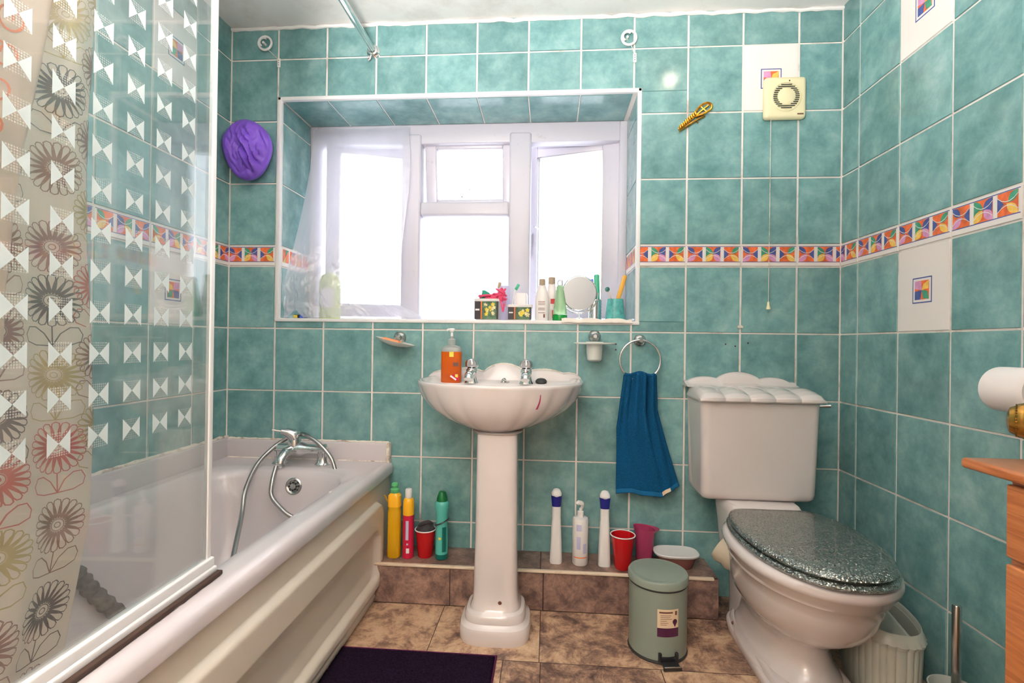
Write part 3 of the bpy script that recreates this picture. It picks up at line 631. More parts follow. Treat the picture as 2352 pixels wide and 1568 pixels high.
# ------------------------------------------------------------------ shower curtain and rail
rl = thing('curtain_rail', 'round chrome shower curtain rail fixed high on the back wall', 'curtain rail', (-1.009, 0, 2.068))
obj('rod', [T(lathe([(.0125, 0), (.0125, 1.92)], 24), (0, -.003, 0), (radians(90), 0, 0))], ['chrome'], rl)
obj('end_bracket', [T(lathe([(.026, 0), (.026, .012), (.020, .016), (.018, .02), (.0135, .022)], 28), (0, -.001, 0), (radians(90), 0, 0)), tube([(-.004, -.022, -.02), (-.008, -.024, -.036), (-.014, -.024, -.042), (-.018, -.024, -.034)], .0035, 8)], ['chrome'], rl)
sc2 = thing('shower_curtain', 'cream shower curtain printed with outlined flowers hanging inside the glass screen', 'shower curtain', (-1.01, -1.3, 2.05))
CX, CY, CZZ = -1.01, -1.3, 2.05
def cur(s, z, off=0):
    """s: distance along the cloth from its free edge, towards the camera"""
    t = (2.03-z)
    edge = -1.197-.03*max(0, (.66-z)/.2)*1.1 - .004*sin(z*7)
    y = edge-s*.93
    x = -1.001+.010*sin(s*60+.8*sin(z*3))*min(1, .3+s*9)+.012*sin(s*23+z*1.3)*min(1, s*8)
    x -= .010*max(0, 1-s/.012)
    x += .004*sin(z*9+s*30)
    return (x+off, y, z)
def cur2(s, z, off=0):
    edge = -1.279-.052*min(1, max(0, (1.40-z))/.4) if z > 1.0 else -1.331-.02*(1.0-z)/.4
    y = edge-s*.95+.003*sin(z*15)
    x = -.984+.006*sin(s*55+2)-.012*max(0, 1-s/.010)
    return (min(x+off, -.979), y, z)
rel = lambda p: (p[0]-CX, p[1]-CY, p[2]-CZZ)
obj('cloth', [grid(130, 150, lambda u, v: rel(cur(.43*u, 2.035-1.66*v)))], ['curtain'], sc2, angle=180)
obj('front_fold', [grid(60, 110, lambda u, v: rel(cur2(.22*u, 2.035-1.62*v)))], ['curtain'], sc2, angle=180)
def ribbon(f, pts, w, mi):
    V, F = [], []
    for i, (a, b) in enumerate(pts):
        p = pts[max(0, i-1)]; q = pts[min(len(pts)-1, i+1)]; dx, dy = q[0]-p[0], q[1]-p[1]; L = sqrt(dx*dx+dy*dy) or 1
        nx, ny = -dy/L*w/2, dx/L*w/2
        V += [rel(f(a+nx, b+ny, .0012)), rel(f(a-nx, b-ny, .0012))]
    for i in range(len(pts)-1): F.append((2*i, 2*i+1, 2*i+3, 2*i+2))
    return (V, F, mi)
LN = ['ln_brown', 'ln_dark', 'ln_red', 'ln_olive', 'ln_orange', 'ln_mauve']
def flower(f, s, z, R, mi, leaves=True, n=20, w=.0015):
    o = []
    for k in range(n):
        a = 2*pi*k/n; da = pi/n*.92; pts = []
        r0, r1, r2 = .30*R, .82*R, R
        pts.append((r0, 0)); pts += [(r1*.8, -da*.75), (r1, -da), (r2*.95, -da*.75), (r2, 0), (r2*.95, da*.75), (r1, da), (r1*.8, da*.75), (r0, 0)]
        o.append(ribbon(f, [(s+r*cos(a+b), z+r*sin(a+b)) for r, b in pts], w, mi))
        o.append(ribbon(f, [(s+r*cos(a+pi/n), z+r*sin(a+pi/n)) for r in (.25*R, .5*R, .7*R)], w*1.7, mi))
    for r in (.10*R, .22*R): o.append(ribbon(f, [(s+r*cos(2*pi*k/16), z+r*sin(2*pi*k/16)) for k in range(17)], w*.8, mi))
    if leaves:
        zz = z-R-.027
        o.append(ribbon(f, [(s, z-R), (s, zz)], w, mi))
        for sg in (-1, 1):
            o.append(ribbon(f, [(s+sg*x, zz+y) for x, y in ((0, 0), (.018, .001), (.031, .006), (.034, .016), (.028, .026), (.018, .026), (.008, .017), (0, 0))], w, mi))
    return o
pg = []
zs = [1.47, 1.365, 1.262, 1.16, 1.055, .95, .885, .785, .68, .565, .46]
zs = [1.49, 1.385, 1.27, 1.165, 1.07, 1.0, .885, .778, .668, .558, .45]
mi = [3, 3, 1, 0, 5, 1, 3, 2, 0, 1, 5]
zs = [1.50, 1.39, 1.28, 1.17, 1.06, .985, .88, .777, .668, .556, .45]
for z, m in zip(zs, mi): pg += flower(cur, .062, z, .0365, m, leaves=(z < 1.02 or z > 1.2))
for z, m in ((1.44, 3), (1.335, 0), (1.225, 5), (1.12, 3), (1.01, 2), (.905, 0), (.80, 3)): pg += flower(cur, .006, z, .034, m)
for z, m in ((1.50, 0), (1.39, 1), (1.275, 1), (1.17, 1), (1.05, 0), (.94, 5), (.83, 1), (.75, 2), (.65, 3), (.54, 5)): pg += flower(cur, .138, z, .036, m, w=.0018)
for z, m in ((1.45, 0), (1.2, 2), (.9, 1), (.7, 2), (.5, 0)): pg += flower(cur, .215, z, .036, m)
pg2 = []
for z in [1.52-.047*k for k in range(17)]:   # looping handwriting-like print
    m = 4 if z > 1.1 else 3
    pts = [(.040+.012*cos(a)+.0018*a, z+.014*sin(a)) for a in [k*.45 for k in range(22)]]
    pg2.append(ribbon(cur2, pts, .003, m)); pg2.append(ribbon(cur2, [(.004+.003*sin(q*5), z+.02*q) for q in (0, .3, .6, .9)], .0018, 2))
for z in (.78, .66, .55, .44): pg2 += flower(cur2, .03, z, .034, 2 if z > .7 else 5)
obj('printed_flowers', pg, LN, sc2, angle=180)
obj('printed_script', pg2, LN, sc2, angle=180)

# ------------------------------------------------------------------ wash basin
bc = (-.478, 0)
bs = thing('wash_basin', 'white shell shaped pedestal wash basin under the window', 'wash basin', (bc[0], 0, 0))
def bring(w, d, z, fl=0.0, yo=-.002, e=2.35, n=144, by=-.135):
    o = []
    for k in range(n):
        a = 2*pi*k/n; c, s = cos(a), sin(a)
        x = math.copysign(abs(c)**(2/e), c)
        if s < 0: y = by-(d+by)*abs(s)**(2/e); q = 1+.55*fl*(abs(cos(a*9))**.7-1)
        else: y = by+(yo-by)*abs(s)**(2/7.0); q = 1
        if s >= 0: x = math.copysign(abs(c)**(2/5.0), c)*.0+math.copysign(abs(c)**(2/e), c) if False else math.copysign(abs(c)**(2/6.0), c)
        if s >= 0: xx = w*x*(1-.10*abs(s)**3)
        else: xx = w*x
        o.append((xx*q, by+(y-by)*q, z))
    return o
R1 = [bring(.080, .320, .646, 0, -.06, 2.2), bring(.100, .335, .648, .01, -.05, 2.2), bring(.155, .365, .664, .03, -.03, 2.2), bring(.205, .388, .686, .045, -.01, 2.2), bring(.245, .404, .713, .045, -.003, 2.2), bring(.272, .414, .743, .04, -.002, 2.2), bring(.286, .419, .772, .03, -.002, 2.2), bring(.2915, .421, .790, .012, -.002, 2.2), bring(.2925, .422, .797, 0, -.002, 2.2), bring(.290, .419, .8025, 0, -.002, 2.2),
      bring(.283, .412, .8035, 0, -.004, 2.2), bring(.275, .404, .801, 0, -.01, 2.2), bring(.270, .398, .794, 0, -.014, 2.2)]
# bowl: opening forward of the tap deck
def bowl(w, d0, d1, z, n=144):
    o = []
    for k in range(n):
        a = 2*pi*k/n; cy = (d0+d1)/2
        o.append((w*cos(a), cy+(d1-d0)/2*(-sin(a))*-1, z))
    return o
R1 += [bowl(.245, -.375, -.125, .787), bowl(.232, -.365, -.135, .776), bowl(.19, -.335, -.165, .725), bowl(.12, -.30, -.20, .69), bowl(.03, -.265, -.235, .68)]
obj('bowl', [loft(R1, True, True, True)], ['ceramic'], bs, angle=70)
# scalloped upstand against the wall
def ups(t):  # height of the outline over x in -1..1
    x = t
    c = .050*max(0, 1-(x/.30)**2)**.6 if abs(x) < .30 else 0
    s = .030*sqrt(max(0, 1-((abs(x)-.52)/.30)**2)) if abs(abs(x)-.52) < .30 else 0
    e = .018*sqrt(max(0, 1-((abs(x)-.84)/.16)**2)) if abs(abs(x)-.84) < .16 else 0
    return max(c, s, e, .002)
V, F = [], []
N = 90
for k in range(N+1):
    x = -1+2*k/N; h = ups(x); X = x*.292
    V += [(X, -.003, .78), (X, -.003, .80+h), (X, -.012, .802+h), (X, -.020, .799+h*.85), (X, -.030, .79+h*.3), (X, -.040, .785)]
for k in range(N):
    for j in range(5): F.append((6*k+j, 6*k+j+1, 6*k+j+7, 6*k+j+6))
F += [tuple(range(6)), tuple(6*N+j for j in range(5, -1, -1))]
obj('upstand', [(V, F, 0)], ['ceramic'], bs, angle=60)
obj('sealant', [tube([(-.285+.57*k/60, -.006, .804+ups(-1+2*k/60)) for k in range(61)], [.003+.0018*noise.noise(Vector((k*.9, 2, 2))) for k in range(61)], 6)], ['seal'], bs)
px = .008; py = -.29
SR = lambda w, d, z, e=3.4, yc=py: sup(px, yc, w, d, z, e, 56)
pd = [SR(.112, .100, 0), SR(.114, .102, .010), SR(.114, .102, .036), SR(.110, .098, .047), SR(.101, .089, .053), SR(.097, .085, .058), SR(.097, .085, .074), SR(.092, .080, .084), SR(.082, .071, .090), SR(.079, .067, .098, 4), SR(.0735, .061, .115, 4), SR(.071, .058, .15, 4.5), SR(.068, .056, .3, 5), SR(.066, .054, .6, 5), SR(.066, .056, .640, 4), SR(.080, .068, .648, 3)]
obj('pedestal', [loft(pd, True, True, True)], ['ceramic'], bs, angle=30)
obj('screw_hole', [T(lathe([(.006, 0), (.004, .002)], 12), (px+.018, py-.0635, .118), (radians(90), 0, 0))], ['ink'], bs)
from mathutils.bvhtree import BVHTree
bv = BVHTree.FromPolygons([Vector(p) for p in loft(R1)[0]], [list(f) for f in loft(R1)[1]])
lm = []
for k in range(7):
    t_ = k/6; xm, zm = .146-.012*t_*t_, .776-.046*t_; wm = .0012+.0022*t_
    for sx in (-1, 1):
        h_ = bv.ray_cast(Vector((xm+sx*wm, -1, zm)), Vector((0, 1, 0)))[0]
        lm.append(tuple(h_+Vector((0, -.0008, 0))) if h_ else (xm+sx*wm, -.39, zm))
obj('red_mark', [(lm, [(2*k, 2*k+1, 2*k+3, 2*k+2) for k in range(6)])], ['pinkp'], bs)
def basin_tap(x, label):
    t = thing('basin_tap', label, 'tap', (x, -.115, .784), 0, None); t.scale = (1.3, 1.2, 1.06)
    obj('tap_body', [loft([sup(0, 0, .020, .019, 0, 2.6, 32), sup(0, 0, .0205, .019, .004, 2.6, 32), sup(0, 0, .017, .018, .012, 2.4, 32), sup(0, -.002, .015, .018, .032, 2.4, 32), sup(0, -.002, .016, .019, .046, 2.4, 32), sup(0, 0, .012, .014, .054, 2.4, 32)]), tube(spline([(0, 0, .034), (0, -.03, .038), (0, -.058, .032), (0, -.068, .02)], 6), [.013]*7+[.012]*12, 16)], ['chrome'], t)
    obj('tap_head', [loft([sup(0, .002, .013, .013, .054, 2.4, 32), sup(0, .002, .018, .018, .058, 3, 32), sup(0, .002, .019, .019, .072, 3, 32), sup(0, 0, .014, .022, .082, 2.6, 32), sup(0, -.002, .006, .014, .086, 2.2, 32)])], ['chrome'], t)
basin_tap(-.587, 'chrome basin tap beside the orange soap dispenser'); basin_tap(-.389, 'chrome basin tap on the toilet side of the basin')
t = thing('soap_dispenser', 'pump bottle of orange liquid soap on the left of the basin', 'soap dispenser', (-.66, -.125, .787))
bo = obj('bottle', [loft([sup(0, 0, .033, .022, 0, 3.4), sup(0, 0, .037, .025, .004, 3.4), sup(0, 0, .037, .025, .112, 3.4)])], ['amber'], t, angle=50)
obj('bottle_shoulder', [loft([sup(0, 0, .037, .025, .112, 3.4), sup(0, 0, .036, .024, .124, 3.2), sup(0, 0, .030, .021, .131, 2.8), sup(0, 0, .014, .013, .136, 2.1)])], ['clearp'], t, angle=50)
obj('label', [([(-.004, -.0253, .094), (.012, -.0253, .094), (.012, -.0253, .112), (-.004, -.0253, .112)], [(0, 1, 2, 3)], 0), ([(.002, -.0254, .016), (.030, -.0245, .006), (.034, -.024, .022), (.024, -.0252, .036), (.008, -.0254, .03)], [(0, 1, 2, 3, 4)], 1), ([(-.001, -.0255, .024), (.020, -.0255, .010), (.024, -.0255, .014), (.003, -.0255, .029)], [(0, 1, 2, 3)], 2), ([(.010, -.0253, .06), (.030, -.0245, .06), (.030, -.0245, .074), (.010, -.0253, .074)], [(0, 1, 2, 3)], 3), ([(.018, -.0256, .022), (.028, -.0252, .020), (.028, -.0252, .032), (.018, -.0256, .032)], [(0, 1, 2, 3)], 0)], ['yelp', 'redpink', 'white', 'ink'], t)
obj('pump_collar', [lathe([(.013, .134), (.0145, .138), (.0145, .156), (.009, .160), (.006, .160), (.006, .168)], 24)], ['clearp'], t)
obj('pump_head', [lathe([(.005, .160), (.004, .182), (.009, .186), (.010, .193), (.006, .197)], 20), tube([(0, 0, .190), (-.012, -.004, .192), (-.018, -.006, .188)], [.005, .0045, .004], 10), tube([(0, 0, .190), (.010, .002, .192)], [.006, .004], 10)], ['white'], t)
t = thing('basin_plug', 'black rubber plug lying on the right of the basin deck', 'plug', (-.335, -.112, .786))
obj('plug', [T(lathe([(.014, 0), (.020, .002), (.021, .008), (.016, .014), (.004, .017)], 24), (0, 0, .004), (radians(14), 0, 0))], ['rubber'], t)
tag(obj('plug_chain', [tube(spline([(-.462, -.10, .792), (-.470, -.108, .7915), (-.478, -.104, .796), (-.468, -.1, .803), (-.460, -.112, .7915), (-.452, -.106, .7915)], 6), .0026, 6), tube([(-.482, -.112, .791), (-.47, -.11, .799), (-.455, -.113, .791)], .003, 6)], ['dullm']), 'small crumpled metal plug chain on the middle of the basin deck', 'plug chain')

# soap dish and tumbler holders on the wall
def wall_boss(t, y0=0):
    obj('wall_mount', [T(lathe([(.024, 0), (.024, .006), (.019, .014), (.012, .018), (.010, .028), (.012, .034), (.007, .040)], 28), (0, -.004, 0), (radians(90), 0, 0))], ['dullm'], t)
t = thing('soap_dish_holder', 'frosted glass soap dish on a metal wall mount, tilted to one side', 'soap dish', (-.888, 0, .949)); wall_boss(t)
di = loft([sup(0, 0, .02, .018, -.006, 2, 40), sup(0, 0, .050, .038, .0, 2, 40), sup(0, 0, .075, .052, .010, 2, 40), sup(0, 0, .077, .054, .013, 2, 40), sup(0, 0, .072, .050, .011, 2, 40), sup(0, 0, .048, .035, .003, 2, 40), sup(0, 0, .02, .017, -.002, 2, 40)])
obj('dish', [T(di, (-.006, -.058, -.026), (0, radians(13), 0))], ['frostg'], t)
tag(obj('soap_bar', [T(rbox(-.034, .034, -.02, .02, 0, .014, .006), (-.905, -.066, .929), (0, radians(13), 0))], ['soap']), 'peach bar of soap in the tilted dish on the wall', 'soap')
t = thing('tumbler_holder', 'wall mount holding a frosted glass tumbler beside the towel ring', 'tumbler holder', (-.137, 0, .962)); wall_boss(t)
obj('ring_plate', [T(lathe([(.030, 0), (.074, .001), (.077, .004), (.074, .007), (.030, .006)], 40, sy=.62, cap0=False, cap1=False), (-.004, -.055, -.030))], ['frostg'], t)
obj('tumbler', [T(lathe([(.0, -.062), (.020, -.062), (.0265, -.056), (.029, -.03), (.030, .006), (.033, .008), (.031, .010), (.027, .006), (.025, -.05), (.0, -.055)], 36), (-.004, -.055, -.030))], ['frostg'], t)
# towel ring and towel
t = thing('towel_ring', 'chrome towel ring on the wall right of the basin', 'towel ring', (.031, 0, .948)); wall_boss(t)
obj('ring', [torus(.074, .0042, (-.003, -.040, -.072), 'Y', 56, 10)], ['chrome'], t)
def towel(u, v):
    # v 0 at the ring, 1 at hem
    x0 = -.030-.026*min(1, v*2.2)**1.0; x1 = .086+.015*v+.072*max(0, v-.30)**1.0/.7*(.9+.1*v)
    x = x0+(x1-x0)*u
    f = sin(u*15+1.2)*.009+sin(u*31+2)*.004+.006*noise.noise(Vector((u*4, v*5, 0)))
    y = -.044-.014*v*0-.010*sin(pi*u)-f*(1-.45*v)-.030*math.exp(-((u-.60-.1*v)/.065)**2)*(1-.3*v)-.016*math.exp(-((u-.86)/.05)**2)*(1-.5*v)
    z = .822-.005*sin(u*pi*3)*(1-v)-(.438+.0-.028*u*0)*v+.030*v*v*max(0, u-.72)/.28
    return (x, y, z+.004*sin(u*8)*v)
tw = thing('hand_towel', 'blue terry hand towel hanging folded through the towel ring', 'towel', (.03, -.045, .82))
TO = lambda p: (p[0]-.03, p[1]+.045, p[2]-.82)
a = obj('towel', [grid(80, 90, lambda u, v: TO(towel(u, v*.965)))], ['towel'], tw, angle=180); solid(a, .007)
b = obj('hem', [grid(80, 4, lambda u, v: TO(towel(u, .962+.038*v)))], ['towelhem'], tw, angle=180); solid(b, .009)
def tback(u, v):
    p = towel(u*.94+.02, v*.94); return TO((p[0], -.030+.004*sin(u*17), p[2]))
c = obj('back_layer', [grid(50, 60, tback), grid(50, 5, lambda u, v: TO((lambda p: (p[0], p[1]*(1-v)-.030*v, p[2]+.007*sin(pi*v)))(towel(u*.96+.02, 0))))], ['towel'], tw, angle=180); solid(c, .005)
obj('care_tag', [grid(4, 2, lambda u, v: TO((lambda p: (p[0], p[1]-.009, p[2]-.004))(towel(.73+.13*u, .952+.03*v))))], ['label'], tw)

# ------------------------------------------------------------------ toilet
tl = thing('toilet', 'white close coupled toilet with a silver glitter seat', 'toilet', (.40, 0, 0))
cs = []
cw = lambda w, d, z, r=.026: rr(-.003-w, -.003+w, -d-.005, -.005, r, z, 8)
cs = [cw(.165, .160, .414), cw(.179, .180, .417), cw(.184, .188, .426), cw(.186, .191, .442), cw(.188, .196, .55), cw(.193, .202, .744)]
obj('cistern', [loft(cs)], ['ceramic'], tl, angle=50)
# scalloped lid
def lidring(w, d, z, sc=0.0, y1=-.003):
    o = []; n = 144
    for k in range(n):
        a = 2*pi*k/n; c, s = cos(a), sin(a); e = 7
        x = math.copysign(abs(c)**(2/e), c)*w; y = math.copysign(abs(s)**(2/e), s)
        q = abs(sin((x/w+1)*pi/2*5))
        yy = (-d+y1)/2+(d+y1)/2*0+((d+y1*0)/2)*y*1.0 + (y1/2 if y > 0 else 0)
        if y < -.3: yy -= sc*(q**.6)
        o.append((x-.004, yy, z+(sc*.35*q if y < -.3 and sc else 0)))
    return o
lr = [lidring(.196, .212, .744), lidring(.204, .216, .7455, .004), lidring(.207, .220, .750, .009), lidring(.206, .220, .757, .012), lidring(.202, .212, .765, .014), lidring(.197, .195, .772, .015), lidring(.194, .165, .779, .012), lidring(.192, .13, .785, .006), lidring(.190, .10, .789)]
def lobes(u, v):
    b = abs(sin(pi*5*u))**.8; k = min(1, min(u, 1-u)/.035)**.5
    P = [(-.212-.008*b, .746), (-.220-.011*b, .751), (-.219-.011*b, .760+.003*b), (-.205-.006*b, .768+.008*b), (-.18, .774+.011*b), (-.145, .781+.010*b), (-.105, .786+.005*b), (-.06, .789)]
    q = v*(len(P)-1); i = min(len(P)-2, int(q)); f = q-i
    y = P[i][0]+(P[i+1][0]-P[i][0])*f; z = P[i][1]+(P[i+1][1]-P[i][1])*f
    xx = (-.201+.402*u)*(1-.035*max(0, v-.3)); return (xx-.004, y, .748+(z-.748)*(.35+.65*k))
obj('cistern_lid', [loft(lr[:1]+[lidring(.200, .204, .755), lidring(.195, .19, .765), lidring(.19, .15, .775), lidring(.188, .10, .785)]), grid(150, 42, lobes)], ['ceramic'], tl, angle=75)
V, F = [], []
def lidout(x):
    c = .052*sqrt(max(0, 1-(x/.46)**2)) if abs(x) < .46 else 0
    s = .034*sqrt(max(0, 1-((abs(x)-.60)/.38)**2)) if abs(abs(x)-.60) < .38 else 0
    return max(c, s, .018)
for k in range(N+1):
    x = -1+2*k/N; h = lidout(x); X = x*.196-.012
    V += [(X, -.004, .784), (X, -.004, .786+h-.004), (X, -.012, .786+h), (X, -.022, .784+h), (X, -.030, .786+h*.78), (X, -.036, .795), (X, -.062, .789), (X, -.075, .784)]
for k in range(N):
    for j in range(7): F.append((8*k+j, 8*k+j+1, 8*k+j+9, 8*k+j+8))
F += [tuple(range(8)), tuple(8*N+j for j in range(7, -1, -1))]
obj('lid_backboard', [(V, F, 0)], ['ceramic'], tl, angle=60)
obj('flush_lever', [T(lathe([(.009, 0), (.009, .008), (.006, .012)], 20), (.192, -.10, .722), (0, radians(90), 0)), tube([(.204, -.10, .722), (.214, -.10, .724), (.262, -.118, .730)], [.0055, .005, .0065], 10)], ['chrome'], tl)
# bowl: egg shaped rings
def egg(w, yb, yf, z, n=72, e=2.0, xo=0):
    o = []; yc = yb+(yf-yb)*.50
    for k in range(n):
        a = 2*pi*k/n; c, s = cos(a), sin(a)
        if s > 0: o.append((xo+w*math.copysign(abs(c)**(.72), c), yc+(yb-yc)*abs(s)**.80, z))
        else: o.append((xo+w*c, yc-(yc-yf)*abs(s)**.96, z))
    return o
bw = [egg(w_, b_, f_, z_) for w_, b_, f_, z_ in ((.100, -.15, -.60, .008), (.116, -.14, -.616, .012), (.118, -.14, -.618, .026), (.115, -.143, -.612, .034), (.108, -.147, -.600, .040), (.107, -.147, -.598, .052), (.100, -.15, -.580, .060), (.094, -.17, -.552, .085), (.090, -.18, -.540, .12), (.096, -.19, -.556, .150), (.120, -.20, -.610, .180), (.143, -.21, -.655, .212), (.156, -.22, -.683, .248), (.163, -.225, -.702, .290), (.167, -.23, -.712, .320), (.173, -.23, -.720, .324), (.173, -.23, -.722, .332), (.178, -.228, -.728, .336), (.180, -.226, -.732, .350), (.187, -.224, -.741, .355), (.190, -.222, -.745, .366), (.188, -.224, -.743, .376), (.180, -.232, -.733, .381), (.16, -.26, -.71, .382), (.135, -.30, -.66, .382), (.12, -.31, -.64, .35), (.08, -.34, -.56, .25), (.03, -.4, -.48, .21))]
bw_old = [egg(.100, -.15, -.60, .008), egg(.116, -.14, -.616, .012), egg(.118, -.14, -.618, .028), egg(.112, -.145, -.608, .040), egg(.103, -.15, -.590, .050), egg(.098, -.16, -.562, .062), egg(.088, -.18, -.530, .10), egg(.085, -.19, -.535, .14), egg(.094, -.20, -.570, .175), egg(.118, -.215, -.625, .215), egg(.146, -.225, -.675, .262), egg(.162, -.23, -.705, .305), egg(.168, -.235, -.716, .325), egg(.172, -.235, -.720, .330), egg(.173, -.235, -.722, .340), egg(.179, -.23, -.730, .345), egg(.182, -.228, -.735, .355), egg(.189, -.225, -.744, .362), egg(.190, -.225, -.746, .372), egg(.186, -.228, -.741, .379), egg(.176, -.24, -.728, .382), egg(.135, -.30, -.66, .382), egg(.12, -.31, -.64, .35), egg(.08, -.34, -.56, .25), egg(.03, -.4, -.48, .21)]
obj('bowl', [loft(bw), T(loft([sup(0, 0, .105, .10, .25, 5), sup(0, 0, .112, .105, .33, 5), sup(0, 0, .118, .11, .385, 5), sup(0, 0, .114, .105, .405, 5), sup(0, 0, .108, .095, .4145, 5)]), (0, -.17, 0)), T(loft([sup(0, 0, .080, .09, 0, 4), sup(0, 0, .080, .09, .08, 4), sup(0, 0, .085, .09, .26, 4)]), (0, -.19, .01)), T(loft([sup(0, 0, .112, .245, .0, 4.5, 72), sup(0, 0, .115, .248, .004, 4.5, 72), sup(0, 0, .115, .248, .024, 4.5, 72), sup(0, 0, .111, .244, .030, 4.5, 72), sup(0, 0, .106, .239, .031, 4.5, 72), sup(0, 0, .105, .237, .044, 4.2, 72), sup(0, 0, .101, .232, .050, 4, 72), sup(0, 0, .094, .224, .052, 4, 72)]), (0, -.385, 0))], ['ceramic'], tl, angle=50)
SO = [(0, -.262), (.10, -.262), (.130, -.280), (.153, -.325), (.168, -.39), (.173, -.46), (.169, -.53), (.155, -.60), (.128, -.665), (.09, -.713), (.045, -.738), (0, -.744)]
def seat(w, yb, yf, z):
    k = w/.174; half = spline([(x, y, 0) for x, y in SO], 5)
    pts = [(p.x*k, -.503+(p.y+.503)*k, z) for p in half]
    return pts+[(-x, y, z) for x, y, z in pts[-2:0:-1]]
obj('seat', [loft([seat(.168, -.268, -.738, .383), seat(.174, -.262, -.744, .386), seat(.176, -.26, -.746, .392), seat(.172, -.264, -.742, .398), seat(.160, -.275, -.730, .399)])], ['glitter'], tl, angle=60)
obj('seat_lid', [loft([seat(.158, -.275, -.728, .400), seat(.167, -.266, -.737, .402), seat(.171, -.262, -.741, .408), seat(.168, -.264, -.738, .415), seat(.158, -.272, -.728, .4195), seat(.12, -.30, -.66, .422), seat(.03, -.40, -.50, .423)])], ['glitter'], tl, angle=60)
for sx in (-.07, .07): obj('seat_hinge', [T(lathe([(.011, -.022), (.011, .022)], 16), (sx, -.252, .398), (0, radians(90), 0)), T(lathe([(.013, .382), (.012, .398)], 16), (sx, -.252, 0))], ['chrome'], tl)
obj('fixing_screw', [T(lathe([(.006, 0), (.003, .004)], 12), (-.1125, -.27, .05), (0, radians(-80), 0))], ['ink'], tl)
# waste connector
t = thing('waste_pipe', 'ribbed cream waste pipe connector behind the toilet', 'pipe', (.335, -.235, .19))
obj('pipe', [tube([(-.06+.012*k, .07-.010*k, .06-.008*k) for k in range(9)], [.038+.006*(k % 2) for k in range(9)], 24)], ['pipe'], t)

# ------------------------------------------------------------------ floor things
t = thing('pedal_bin', 'small grey green pedal bin with a label in front of the tiled ledge', 'pedal bin', (.037, -.336, 0), radians(8))
rb = .0865
obj('bin_body', [lathe([(rb-.004, .004), (rb, .008), (rb, .207)], 64)], ['bin'], t)
obj('base_ring', [lathe([(rb+.0015, 0), (rb+.003, .003), (rb+.001, .009)], 64)], ['rubber'], t)
obj('rim_shadow_ring', [lathe([(rb-.002, .206), (rb+.001, .207), (rb+.001, .212), (rb-.002, .213)], 64)], ['rubber'], t)
obj('lid', [lathe([(rb+.002, .212), (rb+.004, .214), (rb+.004, .230), (rb+.001, .235), (rb-.006, .2365), (rb-.009, .2355), (rb-.014, .2360), (.05, .239), (.0, .241)], 64)], ['bin'], t)
def patch(r, a0, a1, z0, z1, mi=0, n=10):
    return grid(n, 1, lambda u, v: (r*sin(a0+(a1-a0)*u), -r*cos(a0+(a1-a0)*u), z0+(z1-z0)*v), mi)
LG = [patch(rb+.0008, -.36, .38, .080, .160, 0, 16), patch(rb+.0011, -.36, .38, .080, .106, 1, 16)]
LG += [patch(rb+.0012, -.30, .16, .149, .1535, 2), patch(rb+.0012, .24, .32, .143, .155, 2)]
for k, (l, z) in enumerate(((.20, .142), (.17, .137), (.22, .132), (.05, .126), (.1, .1205), (.05, .115))): LG.append(patch(rb+.0012, -.26, l-.1, z, z+.0013, 2))
LG.append((lambda c: ([((rb+.0014)*sin(a), -(rb+.0014)*cos(a), z) for a, z in [(.24+.085*cos(q), .124+.0078*sin(q)) for q in [2*pi*k/16 for k in range(16)]]], [tuple(range(16))], 1))(0))
LG.append(([((rb+.0014)*sin(a), -(rb+.0014)*cos(a), z) for a, z in ((.175, .120), (.24, .108), (.305, .120))], [(0, 1, 2)], 1))
obj('label', LG, ['label', 'plum', 'ink'], t)
obj('pedal', [rbox(-.008, .042, -rb-.030, -rb-.002, .006, .010, .0015), rbox(-.010, .044, -rb-.034, -rb-.028, .001, .0125, .002), rbox(-.014, -.004, -rb-.004, -rb+.006, .006, .034, .003), rbox(.036, .046, -rb-.004, -rb+.006, .006, .034, .003), rbox(-.005, .038, -rb-.0025, -rb+.003, .008, .022, .001)], ['black'], t, loc=(-.014, 0, 0))
obj('pedal_trim', [rbox(-.008, .042, -rb-.0345, -rb-.031, .0118, .0142, .0008)], ['chrome'], t, loc=(-.014, 0, 0))

def lean(seq): return seq
Z0 = .1395
def upright(name, label, cat, x, y, parts, group=None, rz=0):
    t = thing(name, label, cat, (x, y, Z0), rz, group)
    for pn, gs, ms in parts: obj(pn, gs, ms, t, angle=40)
    return t
upright('cleaner_bottle', 'yellow bottle with a clear green cap in the corner by the bathtub', 'bottle', -.870, -.105, [
    ('body', [loft([sup(0, 0, .020, .018, 0, 3), sup(0, 0, .0235, .020, .003, 3), sup(0, 0, .0235, .020, .17, 3), sup(0, 0, .021, .018, .178, 3), sup(0, 0, .0235, .020, .188, 3), sup(0, 0, .022, .019, .226, 3), sup(0, 0, .013, .013, .236, 2.4), sup(0, 0, .013, .013, .240, 2.4)])], ['yel']),
    ('neck_wrap', [loft([sup(0, 0, .0242, .0206, .187, 3), sup(0, 0, .0232, .0198, .226, 3), sup(0, 0, .014, .014, .236, 2.4)]), T(([(-.022, -.012, .20), (-.037, -.014, .232), (-.026, -.018, .228), (-.018, -.02, .205)], [(0, 1, 2, 3)]), (0, 0, 0))], ['yel2']),
    ('cap', [lathe([(.015, .236), (.017, .240), (.016, .250), (.010, .253), (.010, .258), (.013, .262), (.012, .270), (.006, .274)], 16)], ['grncap'])])
